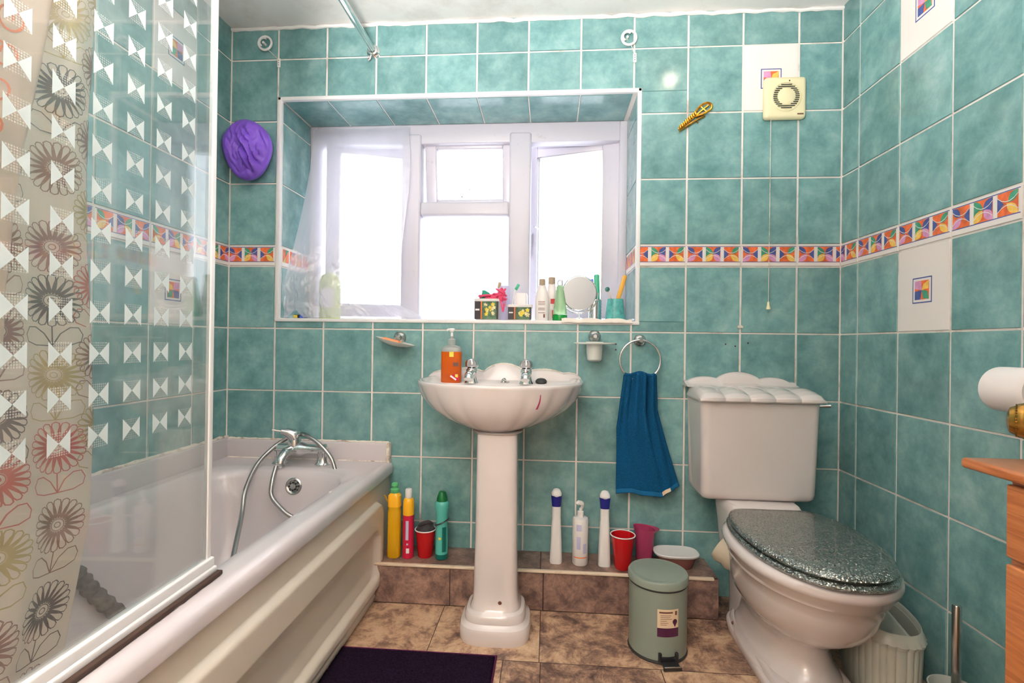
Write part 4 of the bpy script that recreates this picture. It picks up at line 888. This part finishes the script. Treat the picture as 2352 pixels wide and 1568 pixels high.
upright('spray_can', 'slim magenta and yellow can with a white cap next to the yellow bottle', 'spray can', -.817, -.106, [
    ('body', [lathe([(.018, 0), (.0205, .002), (.0205, .158)], 36), patch(.0208, -.1, .45, .022, .040, 1), patch(.0208, -.05, .25, .052, .058, 2), patch(.0208, -.2, .3, .07, .14, 2)], ['redpink', 'white', 'pinktube']),
    ('shoulder', [lathe([(.0205, .158), (.0208, .185), (.0195, .207), (.016, .217), (.013, .219)], 36)], ['yel2']),
    ('cap', [lathe([(.012, .218), (.0125, .220), (.0125, .248), (.011, .252), (.008, .253)], 24)], ['white'])])
upright('party_cup', 'red plastic cup stuffed with dark netting between the magenta can and the turquoise can', 'cup', -.757, -.088, [
    ('cup', [lathe([(.0, 0), (.025, 0), (.0265, .003), (.037, .100)], 40, cap1=False)], ['red']),
    ('rim', [torus(.0378, .002, (0, 0, .100), 'Z', 40, 8)], ['tubwhite']),
    ('stuffing', [lathe([(.033, .090), (.034, .100), (.028, .113), (.018, .122), (.006, .121)], 24), T(tube(spline([(-.02, 0, .11), (-.01, -.02, .125), (.01, -.01, .128), (.02, .01, .115)], 5), .008, 8), (0, 0, 0))], ['smoke'])])
def gcan(t=0): pass
upright('spray_can', 'turquoise curvy can with a dark green cap nearest the basin pedestal', 'spray can', -.693, -.10, [
    ('body', [lathe([(.020, 0), (.0235, .003), (.0235, .02), (.0225, .10), (.021, .125), (.0225, .165), (.0265, .195), (.0255, .205), (.020, .211)], 40), patch(.0238, .25, .9, .03, .12, 1), patch(.0238, -.35, .1, .075, .083, 2)], ['teal2', 'dkteal', 'yelp']),
    ('foot_band', [lathe([(.0205, -.0), (.024, .003), (.024, .02)], 40)], ['dkteal']),
    ('cap', [lathe([(.0205, .210), (.0195, .222), (.015, .236), (.012, .244), (.006, .246)], 28)], ['dkgreen']),
    ('strap', [T(torus(.0262, .0025, (0, 0, 0), 'Z', 40, 6), (0, 0, .135), (0, radians(-24), 0))], ['black'])])
def wand(x, y, label):
    return upright('white_bottle', label, 'bottle', x, y, [
        ('body', [loft([sup(0, 0, .0215, .018, 0, 3), sup(0, 0, .0228, .019, .004, 3), sup(0, 0, .021, .018, .05, 3), sup(0, 0, .0165, .015, .155, 3), sup(0, 0, .0158, .0145, .158, 3), sup(0, 0, .0158, .0145, .213, 3)])], ['white']),
        ('blue_band', [loft([sup(0, 0, .0162, .0150, .205, 3), sup(0, 0, .0195, .0175, .240, 3), sup(0, 0, .0195, .0175, .244, 3)])], ['navy']),
        ('cap', [T(loft([sup(0, 0, .0185, .0168, 0, 2.4), sup(0, 0, .0185, .0175, .010, 2.2), sup(0, .003, .013, .013, .019, 2), sup(0, .004, .004, .004, .022, 2)]), (0, 0, .243), (radians(18), 0, 0))], ['white'])], 'white bottles with a blue neck band on the ledge')
wand(-.274, -.092, 'white tapered bottle with a blue neck band nearest the basin pedestal')
wand(-.101, -.098, 'white tapered bottle with a blue neck band beside the red cup')
upright('lotion_bottle', 'white pump lotion bottle between two white bottles with blue neck bands', 'bottle', -.187, -.092, [
    ('body', [lathe([(.026, 0), (.0285, .003), (.0285, .160), (.026, .166), (.012, .169), (.012, .176)], 40), patch(.0288, -.9, .9, .029, .0325, 1), patch(.0288, -.55, .1, .125, .148, 2), patch(.0288, -.5, 0, .06, .105, 2), patch(.0288, .3, .8, .045, .08, 2)], ['white', 'lorange', 'pinktube']),
    ('pump', [lathe([(.011, .172), (.012, .176), (.012, .188), (.006, .192), (.005, .2)], 24), tube(spline([(.004, .004, .196), (.008, 0, .21), (.002, -.008, .220), (-.012, -.016, .224), (-.016, -.02, .219)], 5), [.006]*8+[.008]*7+[.005]*6, 12)], ['white'])])
upright('party_cup', 'empty red plastic cup standing behind the pedal bin', 'cup', -.038, -.112, [
    ('cup', [lathe([(.0, 0), (.026, 0), (.028, .003), (.0415, .118), (.0405, .118), (.027, .006), (0, .004)], 44, cap0=False, cap1=False)], ['red']),
    ('rim', [torus(.0425, .0021, (0, 0, .118), 'Z', 44, 8)], ['tubwhite'])])
jg = upright('measuring_jug', 'pink see-through plastic jug with a spout behind the pedal bin', 'jug', .048, -.055, [
    ('jug', [loft([sup(0, 0, .026, .024, 0, 2.6), sup(0, 0, .028, .026, .004, 2.6), sup(0, 0, .036, .032, .112, 2.6), [(x+(.014*max(0, (x-.02)/.02) if x > .02 else 0), y, .126-.22*x*.5) for x, y, z in sup(0, 0, .040, .034, .12, 2.4)], [(x*.95, y*.95, .124-.22*x*.5) for x, y, z in sup(0, 0, .039, .033, .12, 2.4)], sup(0, 0, .034, .030, .10, 2.6), sup(0, 0, .025, .023, .006, 2.6)], True, True, True)], ['pinkp']),
    ('pouch', [rbox(-.016, .012, -.012, .008, .05, .108, .006)], ['white'])])
upright('soap_box', 'white rounded lid on a pinkish clear tub at the toilet end of the ledge', 'box', .156, -.078, [
    ('tub', [loft([sup(0, 0, .052, .032, 0, 3), sup(0, 0, .056, .035, .004, 3), sup(0, 0, .070, .045, .046, 3)])], ['skinpink']),
    ('lid', [loft([sup(0, 0, .074, .049, .044, 2.9), sup(0, 0, .078, .052, .047, 2.9), sup(0, 0, .079, .053, .052, 2.9), sup(0, 0, .076, .050, .054, 2.9), sup(0, 0, .071, .046, .0525, 2.9), sup(0, 0, .03, .02, .052, 2.9)])], ['white'])])

t = thing('bath_mat', 'dark purple rectangular pile mat on the floor beside the bathtub', 'mat', (-.69, -.70, 0))
def mt(u, v):
    x = -.235+.47*u; y = -.26+.52*v
    e = min(u, 1-u)*.47; f = min(v, 1-v)*.52; q = min(1, min(e, f)/.008)
    return (x, y, .001+.010*q**.5+.0018*noise.noise(Vector((x*90, y*90, 0))))
obj('pile', [grid(130, 130, mt)], ['mat'], t, angle=180)
obj('stitched_edge', [tube([(-.237, -.262, .004), (.237, -.262, .004), (.237, .262, .004), (-.237, .262, .004)], .0038, 8, closed=True)], ['matedge'], t)

t = thing('waste_paper_basket', 'off-white fluted plastic basket with a scalloped rim behind the toilet bowl', 'basket', (.612, -.455, .0), radians(-12))
fl = lambda a: 1+.028*(abs(sin(a*15))**.6-.5)
def dip(a): return 0
obj('basket', [loft([sup(0, 0, .071, .132, 0, 2.4, 180, fl), sup(0, 0, .074, .134, .01, 2.4, 180, fl), sup(0, 0, .079, .140, .192, 2.4, 180, fl), sup(0, 0, .079, .140, .196, 2.4, 180), sup(0, 0, .075, .136, .2, 2.4, 180), sup(0, 0, .070, .131, .196, 2.4, 180), sup(0, 0, .058, .118, .01, 2.4, 180)])], ['flute'], t, angle=35)
obj('scalloped_rim', [loft([sup(0, 0, .080, .142, .178, 2.4, 180, lambda a: 1+.03*abs(sin(a*15))), sup(0, 0, .083, .145, .186, 2.4, 180, lambda a: 1+.03*abs(sin(a*15))), sup(0, 0, .080, .141, .196, 2.4, 180), sup(0, 0, .076, .137, .210, 2.4, 180), sup(0, 0, .0735, .1345, .212, 2.4, 180), sup(0, 0, .071, .132, .206, 2.4, 180), sup(0, 0, .071, .132, .18, 2.4, 180)], True, False, False)], ['flute'], t, angle=40)
obj('swing_flap', [T(rbox(-.008, .008, -.112, .112, -.08, .0, .004), (.030, 0, .198), (0, radians(38), 0))], ['flute'], t)
t = thing('toilet_brush', 'slim chrome toilet brush standing in a clear holder by the right wall', 'toilet brush', (.672, -.64, 0))
obj('handle', [lathe([(.008, .1), (.0095, .102), (.0095, .318), (.008, .321)], 20)], ['dullm'], t)
obj('brush_head', [lathe([(.01, .02), (.034, .03), (.036, .07), (.02, .095), (.008, .1)], 24)], ['white'], t)
obj('holder', [lathe([(.0, .0), (.05, 0), (.053, .004), (.053, .118), (.0545, .12), (.051, .121), (.050, .008), (0, .006)], 40)], ['frostg'], t)

# wooden cabinet, roll of paper, door
cb = thing('wooden_cabinet', 'orange pine cabinet against the right wall below the toilet roll', 'cabinet', (.61, -1.3, 0))
q = lambda g: ([(x-.61, y+1.3, z) for x, y, z in g[0]], g[1], g[2])
obj('cabinet_top', [q(rbox(.448, .750, -1.72, -.932, .716, .735, .006, 3))], ['wood'], cb)
obj('body', [q(rbox(.482, .748, -1.70, -.995, .0, .716, .003, 2))], ['wood'], cb)
for a, b in ((-1.34, -1.003), (-1.69, -1.35)):
    dr = obj('drawer', [q(rbox(.466, .483, a, b, .583, .706, .004, 3))], ['wood'], cb)
    obj('knob', [q(T(lathe([(.008, 0), (.007, .010), (.014, .018), (.013, .026), (.004, .030)], 24), (.466, (a+b)/2-.04, .645), (0, radians(-90), 0)))], ['brass'], dr)
    dd = obj('cabinet_door', [q(rbox(.466, .483, a, b, .03, .572, .004, 3)), q(rbox(.462, .468, a+.05, b-.05, .08, .52, .004, 3))], ['wood'], cb)
t = thing('toilet_roll_holder', 'chrome arm on the right wall carrying a toilet roll', 'toilet roll holder', (.757, -.76, .845))
obj('arm', [tube([(-.004, .062, .0), (-.03, .0626, 0), (-.056, .062, 0), (-.057, .058, 0), (-.057, -.06, 0), (-.054, -.064, 0), (-.004, -.064, 0)], .004, 10)], ['chrome'], t)
tag(obj('toilet_roll', [T(lathe([(.019, -.050), (.046, -.050), (.049, -.047), (.0495, -.03), (.0495, .035), (.048, .045), (.043, .050), (.019, .050)], 48, cap0=False, cap1=False), (.704, -.76, .845), (radians(90), 0, 0)), T(lathe([(.019, -.05), (.0185, .05)], 30, cap0=False, cap1=False), (.700, -.76, .845), (radians(90), 0, 0))], ['paper']), 'white toilet roll on the right wall above the pine cabinet', 'toilet roll')
dv = Vector((.978, 1.076, 0)).normalized(); nv = Vector((dv.y, -dv.x, 0))
o0 = Vector((-.3084, -1.9043, 0))+dv*.10+nv*.008
def leaf(l0, l1, n0, n1, z0, z1, r=.003): 
    g = rbox(l0, l1, n0, n1, z0, z1, r, 2)
    return ([tuple(o0+dv*p[0]+nv*p[1]+Vector((0, 0, p[2]))) for p in g[0]], g[1], g[2])
dr = struct(obj('door_1', [leaf(0, .72, 0, .036, .008, 2.0), ], ['trim']))
kp = o0+dv*.655+Vector((0, 0, .858))
kn = lathe([(r*1.12, h) for r, h in [(.014, 0), (.019, .003), (.0195, .008), (.0175, .011), (.0185, .0125), (.0175, .015), (.0165, .017), (.0160, .020), (.0145, .0215), (.0135, .0235), (.012, .0265), (.007, .0285), (.0, .0292)]], 48)
qt = Vector((0, 0, 1)).rotation_difference(-nv)
obj('door_knob', [([tuple(kp+qt @ Vector(p)) for p in kn[0]], kn[1], 0)]+[([tuple(kp+qt @ (Vector(p)+Vector((.017*cos(2*pi*k/36), .017*sin(2*pi*k/36), .0205)))) for p in [(.0007*cos(j), .0007*sin(j), zz) for zz in (-.001, .0015) for j in (0, 2.1, 4.2)]], [(0, 1, 4, 3), (1, 2, 5, 4), (2, 0, 3, 5), (3, 4, 5)], 0) for k in range(36)], ['brass'], dr)

# ------------------------------------------------------------------ things on the wall
t = thing('extractor_fan', 'yellowed square extractor fan with a round grille high on the back wall', 'fan', (.540, 0, 1.842))
obj('housing', [rbox(-.074, .074, -.034, -.004, -.078, .076, .014, 5)], ['cream'], t)
gr = [T(lathe([(.052, 0), (.054, .002), (.050, .0035), (.0495, .002), (.0495, .0005)], 48), (0, -.034, 0), (radians(90), 0, 0)), T(lathe([(.0305, 0), (.0305, .003), (.027, .005), (.0, .0058)], 40), (.001, -.034, 0), (radians(90), 0, 0))]
obj('grille', gr, ['cream'], t)
st = []
for k in range(13):
    z = -.042+.007*k
    for r0, r1 in ((.032, .046),):
        a = sqrt(max(0, r1*r1-z*z)); b = sqrt(max(0, r0*r0-z*z)) if abs(z) < r0 else 0
        if b: st += [box(-a, -b, -.0385, -.0378, z-.0017, z+.0017), box(b, a, -.0385, -.0378, z-.0017, z+.0017)]
        elif a > .004: st.append(box(-a, a, -.0385, -.0378, z-.0017, z+.0017))
obj('grille_slots', st, ['slate'], t)
obj('badge', [box(.040, .062, -.0347, -.034, -.066, -.061)], ['ink'], t); obj('indicator', [T(lathe([(.003, 0), (.002, .0015)], 12), (.012, -.034, .058), (radians(90), 0, 0))], ['ink'], t)
pc = obj('pull_cord', [tube([(-.048, -.024, -.077), (-.0475, -.022, -.4), (-.048, -.02, -.752)], .0011, 6)], ['seal'], t)
obj('cord_bell', [T(lathe([(.002, .012), (.004, .008), (.0045, .0), (.008, -.012), (.008, -.016), (.0, -.017)], 20), (-.048, -.02, -.757))], ['cream'], pc)
def hook(x, z, s, bx2, bz, label):
    t = thing('wire_hook', label, 'hook', (x, 0, z), 0, None)
    obj('ring', [torus(.0265, .0045, (0, -.018, 0), 'Y', 36, 8), torus(.016, .0035, (-s*.006, -.020, .004), 'Y', 24, 8, a0=.8, a1=4.2), tube([(-s*.006, -.003, .002), (-s*.006, -.022, .002)], .0045, 10)], ['white'], t)
    obj('wire', [tube([(s*.006, -.018, -.020), (bx2-x-s*.003, -.008, bz-z+.014)], .0013, 6)], ['seal'], t)
    bk = obj('bracket', [T(rbox(-.0065, .0065, -.008, -.003, -.018, .018, .003), (bx2-x, 0, bz-z))], ['white'], t)
    obj('screw_holes', [T(lathe([(.0018, 0), (.0018, .0006)], 8), (bx2-x, -.008, bz-z+q), (radians(90), 0, 0)) for q in (-.009, 0, .009)], ['ink'], bk)
hook(-1.447, 2.110, 1, -1.396, 2.037, 'white coiled plastic hook high above the purple shower cap')
hook(-.023, 2.085, 1, .001, 2.016, 'white coiled plastic hook above the right corner of the window')
t = thing('hair_clip', 'gold openwork clip hanging tilted on the wall right of the window', 'clip', (.225, 0, 1.787))
ca, sa = cos(radians(34)), sin(radians(34))
def tr(pts): return [(x*ca-z*sa, y, x*sa+z*ca) for x, y, z in pts]
cl = [tube(tr(spline([(-.075, -.012, -.004), (-.04, -.014, .004), (0, -.016, .010), (.03, -.016, .020), (.058, -.016, .018), (.070, -.014, .004), (.060, -.014, -.010), (.03, -.014, -.010), (0, -.013, -.002)], 6)), .0042, 8),
      tube(tr(spline([(-.074, -.012, -.006), (-.03, -.013, -.003), (.0, -.013, 0), (.03, -.013, .004), (.062, -.014, .006)], 6)), .0034, 8), tube(tr([(.035, -.015, .018), (.042, -.014, -.008)]), .0028, 8)]
cl += [tube(tr([(-.07+.009*k, -.018, -.007+.0012*k), (-.066+.009*k, -.018, .003+.0014*k)]), .0036, 8) for k in range(9)]
obj('openwork_arm', cl, ['gold'], t)
obj('lower_jaw', [tube(tr(spline([(-.076, -.008, -.010), (-.04, -.008, -.012), (0, -.008, -.014), (.03, -.008, -.018)], 6)), [.006]*10+[.005]*9, 8), tube(tr([(-.005, -.008, -.014), (-.002, -.006, -.026)]), .003, 6)], ['brass'], t)
# purple shower cap
V, F = [], []
def cap(u, v):
    a = 2*pi*u; r = v
    A = .090*(1+.08*sin(a*2+1)+.05*sin(3*a)); B = .120*(1+.06*cos(a+2.3)+.04*sin(2*a+.5))
    x = A*r*cos(a); z = B*r*sin(a); 
    x += -.10*z
    h = .040*sqrt(max(0, 1-r*r))+.048
    n = noise.noise(Vector((x*20, z*9, 0)))*.016+(abs(noise.noise(Vector((x*38+z*16, z*11-x*8, 3))))-.2)*.075*min(1, max(.2, .6+x*7-z*4))+abs(noise.noise(Vector((x*70, z*30, 7))))*.014
    return (x, -.008-h-n*(1-r**4), z)
t = thing('shower_cap', 'crumpled purple shower cap hanging in the left corner beside the window', 'shower cap', (-1.492, 0, 1.678))
o = obj('cap', [grid(96, 30, cap), grid(96, 6, lambda u, v: (lambda p: (p[0]*(1-.3*v*v), p[1]*(1-v)-.003*v, p[2]*(1-.3*v*v)))(cap(u, 1)))], ['purple'], t, angle=50)
# leftovers stuck on the tiles
tag(obj('hook_stub', [loft([sup(.398, -.006, .012, .003, 1.004, 2.4, 20), sup(.398, -.006, .006, .003, 1.010, 2.4, 20)]), rbox(.388, .408, -.010, -.003, .999, 1.005, .002)], ['seal']), 'small broken white hook stub on the tiles above the cistern', 'hook')
for i, (x, z) in enumerate(((-.056, .934), (-.056, .913), (.347, .939), (.428, .944), (.382, .932))):
    lab = ('upper dark plugged screw hole beside the tumbler holder', 'lower dark plugged screw hole beside the tumbler holder', 'leftmost dark screw hole in the tiles above the cistern', 'rightmost dark screw hole in the tiles above the cistern', 'middle dark screw hole in the tiles above the cistern')[i]
    tag(obj('screw_hole', [T(lathe([(.0028, .003), (.0030, .0042), (.002, .005)], 10), (x, 0, z), (radians(90), 0, 0))], ['dirt']), lab, 'screw hole', 'screw holes left in the tiles')

# ------------------------------------------------------------------ things on the sill
SZ = 1.0215
def sill(name, label, cat, x, y, parts, rz=0, z=SZ):
    t = thing(name, label, cat, (x, y, z), rz)
    for pn, gs, ms in parts: obj(pn, gs, ms, t, angle=40)
    return t
def tubparts(w, d, h, lh):
    L = [grid(12, 1, lambda u, v: (lambda a: ((w-.001)*.985*math.copysign(abs(sin(a))**.8, sin(a)), -d*1.01*abs(cos(a))**.55, .006+(h-.012)*v))(-1.1+2.2*u), 0)]
    P = lambda x0, x1, z0, z1, mi, o=0: box(x0, x1, -d*1.03-.0006-o, -d*1.0, z0, z1, mi)
    return L, P
def foodtub(x, y, w, d, h, label, rz):
    L, P = tubparts(w, d, h, 0)
    g = [P(-w*.95, w*.95, .004, h-.010, 0), P(-w*.45, -w*.36, .004, h-.010, 1, .0003), P(-w*.34, w*.8, .004, h-.010, 2, .0003), P(-w*.88, -w*.55, h*.45, h*.53, 5, .0003)]
    rnd = random.Random(int(h*1000))
    for k in range(16):
        cx, cz, r = rnd.uniform(-.1*w, .7*w), rnd.uniform(.018, h-.022), rnd.uniform(.004, .008)
        g.append(([(cx+r*cos(a)*(1+.3*sin(5*a)), -d*1.03-.0012-.00005*k, cz+r*sin(a)*(1+.3*sin(5*a))) for a in [2*pi*j/20 for j in range(20)]], [tuple(range(20))], 3 if k < 10 else 4))
    return sill('storage_tub', label, 'tub', x, y, [
        ('tub', [loft([sup(0, 0, w*.92, d*.92, 0, 5), sup(0, 0, w*.94, d*.94, .003, 5), sup(0, 0, w, d, h-.008, 5)])], ['tubwhite']),
        ('label', g, ['tublabel', 'lorange', 'leafp', 'petal', 'yelp', 'white']),
        ('rim', [loft([sup(0, 0, w*1.02, d*1.02, h-.012, 5), sup(0, 0, w*1.06, d*1.06, h-.010, 5), sup(0, 0, w*1.06, d*1.06, h, 5), sup(0, 0, w*.98, d*.98, h+.001, 5)])], ['tubwhite'])], rz)
foodtub(-.553, .062, .050, .034, .084, 'white tub with a flower picture label holding a pink net, the taller of two tubs', radians(-3))
foodtub(-.425, .060, .048, .034, .062, 'white tub with a flower picture label, the shorter of two tubs', radians(2))
def scr(cx, cy, cz, rx, ry, rz_, sd, n=14):
    rnd = random.Random(sd); pts = [(cx+rx*sin(k*2.4+rnd.random()), cy+ry*cos(k*1.7+rnd.random()), cz+rz_*sin(k*1.1+rnd.random()*2)) for k in range(n)]
    return tube(spline(pts, 5), .0038, 6)
tag(obj('net_sponge', [scr(-.548, .062, SZ+.094, .042, .022, .006, 3, 20), scr(-.512, .048, SZ+.09, .024, .018, .016, 5, 22), scr(-.498, .045, SZ+.105, .02, .012, .022, 8, 18), tube(spline([(-.50, .024, 1.10), (-.492, .016, 1.07), (-.488, .016, 1.055), (-.484, .02, 1.085)], 5), .003, 6)], ['net']), 'hot pink bath net spilling out of the taller tub', 'bath net')
tag(obj('green_cloth', [loft([sup(-.562, .065, .022, .012, SZ+.078, 2.2, 24), sup(-.560, .065, .020, .011, SZ+.10, 2.2, 24), sup(-.564, .065, .014, .008, SZ+.112, 2.2, 24), sup(-.572, .065, .005, .004, SZ+.121, 2.2, 24)])], ['greenpuff']), 'pointed green cloth poking out of the taller tub', 'cloth')
sill('toothpaste_tube', 'lilac and white toothpaste tube standing behind the pink net', 'tube', -.497, .125, [
    ('tube', [loft([sup(0, 0, .026, .013, .0, 2.2, 32), sup(0, 0, .026, .013, .13, 2.2, 32), sup(0, 0, .022, .007, .146, 2.2, 32)])], ['pinktube']), ('fold', [T(rbox(-.006, .006, -.008, .008, 0, .026, .003), (-.020, 0, .135), (0, radians(12), 0))], ['taupe']), ('print', [box(-.016, .012, -.0142, -.0132, .06, .11)], ['pink'])])
sill('toothbrush', 'white toothbrush with a green bristle head leaning above the white pot', 'toothbrush', -.452, .11, [
    ('handle', [tube([(-.02, 0, .002), (-.005, 0, .08), (.004, 0, .13)], .0035, 8)], ['white']), ('bristles', [T(rbox(-.006, .006, -.005, .005, 0, .026, .002), (.006, 0, .128), (0, radians(28), 0))], ['brushgreen'])])
sill('cream_pot', 'plain white pot standing behind the two picture tubs', 'pot', -.425, .135, [
    ('pot', [loft([sup(0, 0, .024, .024, 0, 3.4), sup(0, 0, .027, .027, .004, 3.4), sup(0, 0, .027, .027, .108, 3.4), sup(0, 0, .023, .023, .116, 3.4)])], ['tubwhite'])])
sill('shampoo_bottle', 'white bottle with a tapered shoulder and pale cap in front of the others', 'bottle', -.338, .052, [
    ('body', [loft([sup(0, 0, .0245, .017, 0, 3), sup(0, 0, .0265, .019, .004, 3), sup(0, 0, .0265, .019, .085, 3), sup(0, 0, .022, .016, .115, 2.6), sup(0, 0, .0135, .012, .140, 2.2)])], ['tubwhite']),
    ('print', [box(-.014, .012, -.0196, -.0188, z, z+.0018) for z in (.030, .042, .048, .062, .068, .074)]+[box(.006, .012, -.0196, -.0188, .012, .026)], ['ink']), ('cap', [lathe([(.0125, .138), (.0115, .163), (.009, .165)], 24)], ['taupe'])])
sill('conditioner_bottle', 'pale bottle with a taupe cap and a red label behind the white bottle', 'bottle', -.300, .098, [
    ('body', [loft([sup(0, 0, .022, .016, 0, 3), sup(0, 0, .024, .017, .004, 3), sup(0, 0, .023, .017, .09, 3), sup(0, 0, .014, .013, .150, 2.2)])], ['tubwhite']), ('label', [box(.002, .020, -.0176, -.0166, .012, .045), box(-.004, .016, -.0176, -.0166, .07, .09)], ['red']), ('cap', [lathe([(.0135, .148), (.0135, .176), (.011, .178)], 24)], ['taupe'])])
sill('mouthwash_bottle', 'conical clear green bottle with green liquid left in its base', 'bottle', -.267, .056, [
    ('body', [lathe([(.028, .026), (.023, .07), (.014, .135), (.010, .140), (.008, .14)], 32)], ['lightgreen']), ('liquid', [lathe([(.0, .0), (.027, 0), (.030, .004), (.0285, .024), (0, .025)], 32)], ['gliquid']), ('cap', [lathe([(.010, .138), (.012, .145), (.012, .156), (.007, .162)], 20)], ['clearp'])])
t = sill('shaving_mirror', 'round chrome tilting mirror on a small stand at the window sill', 'mirror', -.192, .055, [
    ('stand', [lathe([(.034, .004), (.034, .007), (.018, .010), (.006, .014), (.004, .018), (.004, .034)], 36), torus(.074, .003, (0, 0, .106), 'Y', 40, 8, a0=pi*1.05, a1=pi*2.02)], ['chrome'])], radians(-18), SZ+.0)
mr = Matrix.Rotation(radians(5), 4, 'X') @ Matrix.Rotation(radians(20), 4, 'Z')
rot = lambda g: ([tuple(mr @ Vector(p)+Vector((0, 0, .110))) for p in g[0]], g[1], g[2])
md = obj('mirror_disc', [rot(T(lathe([(.0, -.004), (.066, -.004), (.069, 0), (.066, .0035), (.064, .004)], 48, cap1=False), (0, 0, 0), (radians(90), 0, 0)))], ['chrome'], t)
obj('mirror_glass', [rot(T(lathe([(.0645, .0036), (.0, .0037)], 48), (0, 0, 0), (radians(90), 0, 0)))], ['mirror'], md)
sill('ribbed_tumbler', 'ribbed metal tumbler behind the round mirror holding a green brush case', 'tumbler', -.129, .082, [
    ('tumbler', [lathe([(.0, 0), (.024, 0)]+[(.0255+.0016*(k % 2), .004+.006*k) for k in range(14)]+[(.024, .088), (.022, .06)], 36, cap1=False)], ['chrome'])])
tag(obj('brush_case', [T(rbox(-.0105, .0105, -.007, .007, -.08, .07, .006), (-.121, .083, SZ+.118), (0, radians(-2), 0))], ['brushgreen']), 'green plastic brush case standing in the ribbed metal tumbler', 'brush case')
tag(obj('blue_brush', [T(rbox(-.005, .005, -.004, .004, -.08, .066, .003), (-.137, .09, SZ+.105), (0, radians(-3), 0))], ['bluep']), 'thin blue handle just showing beside the green brush case', 'brush')
sill('toothbrush_mug', 'turquoise speckled ceramic mug at the right end of the window sill', 'mug', -.052, .062, [
    ('mug', [lathe([(.0, 0), (.036, 0), (.0385, .004), (.0385, .02), (.0315, .088), (.029, .088), (.034, .02), (.0, .01)], 40)], ['tealcup'])])
t = sill('dental_mirror', 'small round dental mirror leaning out of the turquoise mug', 'dental mirror', -.062, .062, [
    ('rod', [tube([(.008, 0, .06), (-.012, -.004, .105), (-.018, -.006, .118)], .0016, 6)], ['chrome']), ('disc', [T(lathe([(.0, -.002), (.0095, -.002), (.0095, .002), (0, .0025)], 24), (-.022, -.006, .126), (radians(80), 0, 0))], ['dkteal'])])
tag(obj('comb_handle', [T(rbox(-.0088, .0088, -.005, .005, -.088, .062, .005), (-.032, .060, SZ+.122), (0, radians(16), 0))], ['comb']), 'amber yellow handle leaning out of the turquoise mug', 'handle')
def clth(u, v):
    x = -.262+.265*u; y = .035-.052*v
    return (min(x, .012), y, WZ0+.006+.006*abs(sin(u*9+1))*(1 if v < .9 else .2)+.003*noise.noise(Vector((x*40, y*40, 0)))-(.012*max(0, v-.8)/.2))
o = obj('folded_cloth', [grid(60, 12, clth)], ['cloth'], angle=180); solid(o, .004, 1)
tag(o, 'thin folded white cloth along the right front edge of the window sill', 'cloth')
sill('lime_bottle', 'pale lime bottle behind the plastic sheet on the window sill', 'bottle', -1.237, .135, [
    ('body', [loft([sup(0, 0, .040, .026, 0, 3), sup(0, 0, .043, .028, .006, 3), sup(0, 0, .043, .028, .16, 3), sup(0, 0, .036, .024, .185, 2.6), sup(0, 0, .016, .014, .198, 2.2)])], ['limebot']), ('cap', [lathe([(.016, .196), (.016, .214), (.012, .217)], 24)], ['white']), ('label', [box(-.028, .028, -.030, -.0285, .05, .13)], ['tubwhite'])])
sill('small_packet', 'small black, yellow and blue packet peeping under the plastic sheet', 'packet', -1.318, .038, [
    ('packet', [T(rbox(-.024, .024, -.008, .008, 0, .016, .003), (0, 0, 0), (0, 0, 0), mi=0), box(-.022, -.006, -.0086, -.0075, .002, .014, 1), box(.004, .022, -.0086, -.0075, .002, .014, 2)], ['black', 'yelp', 'bluep'])])
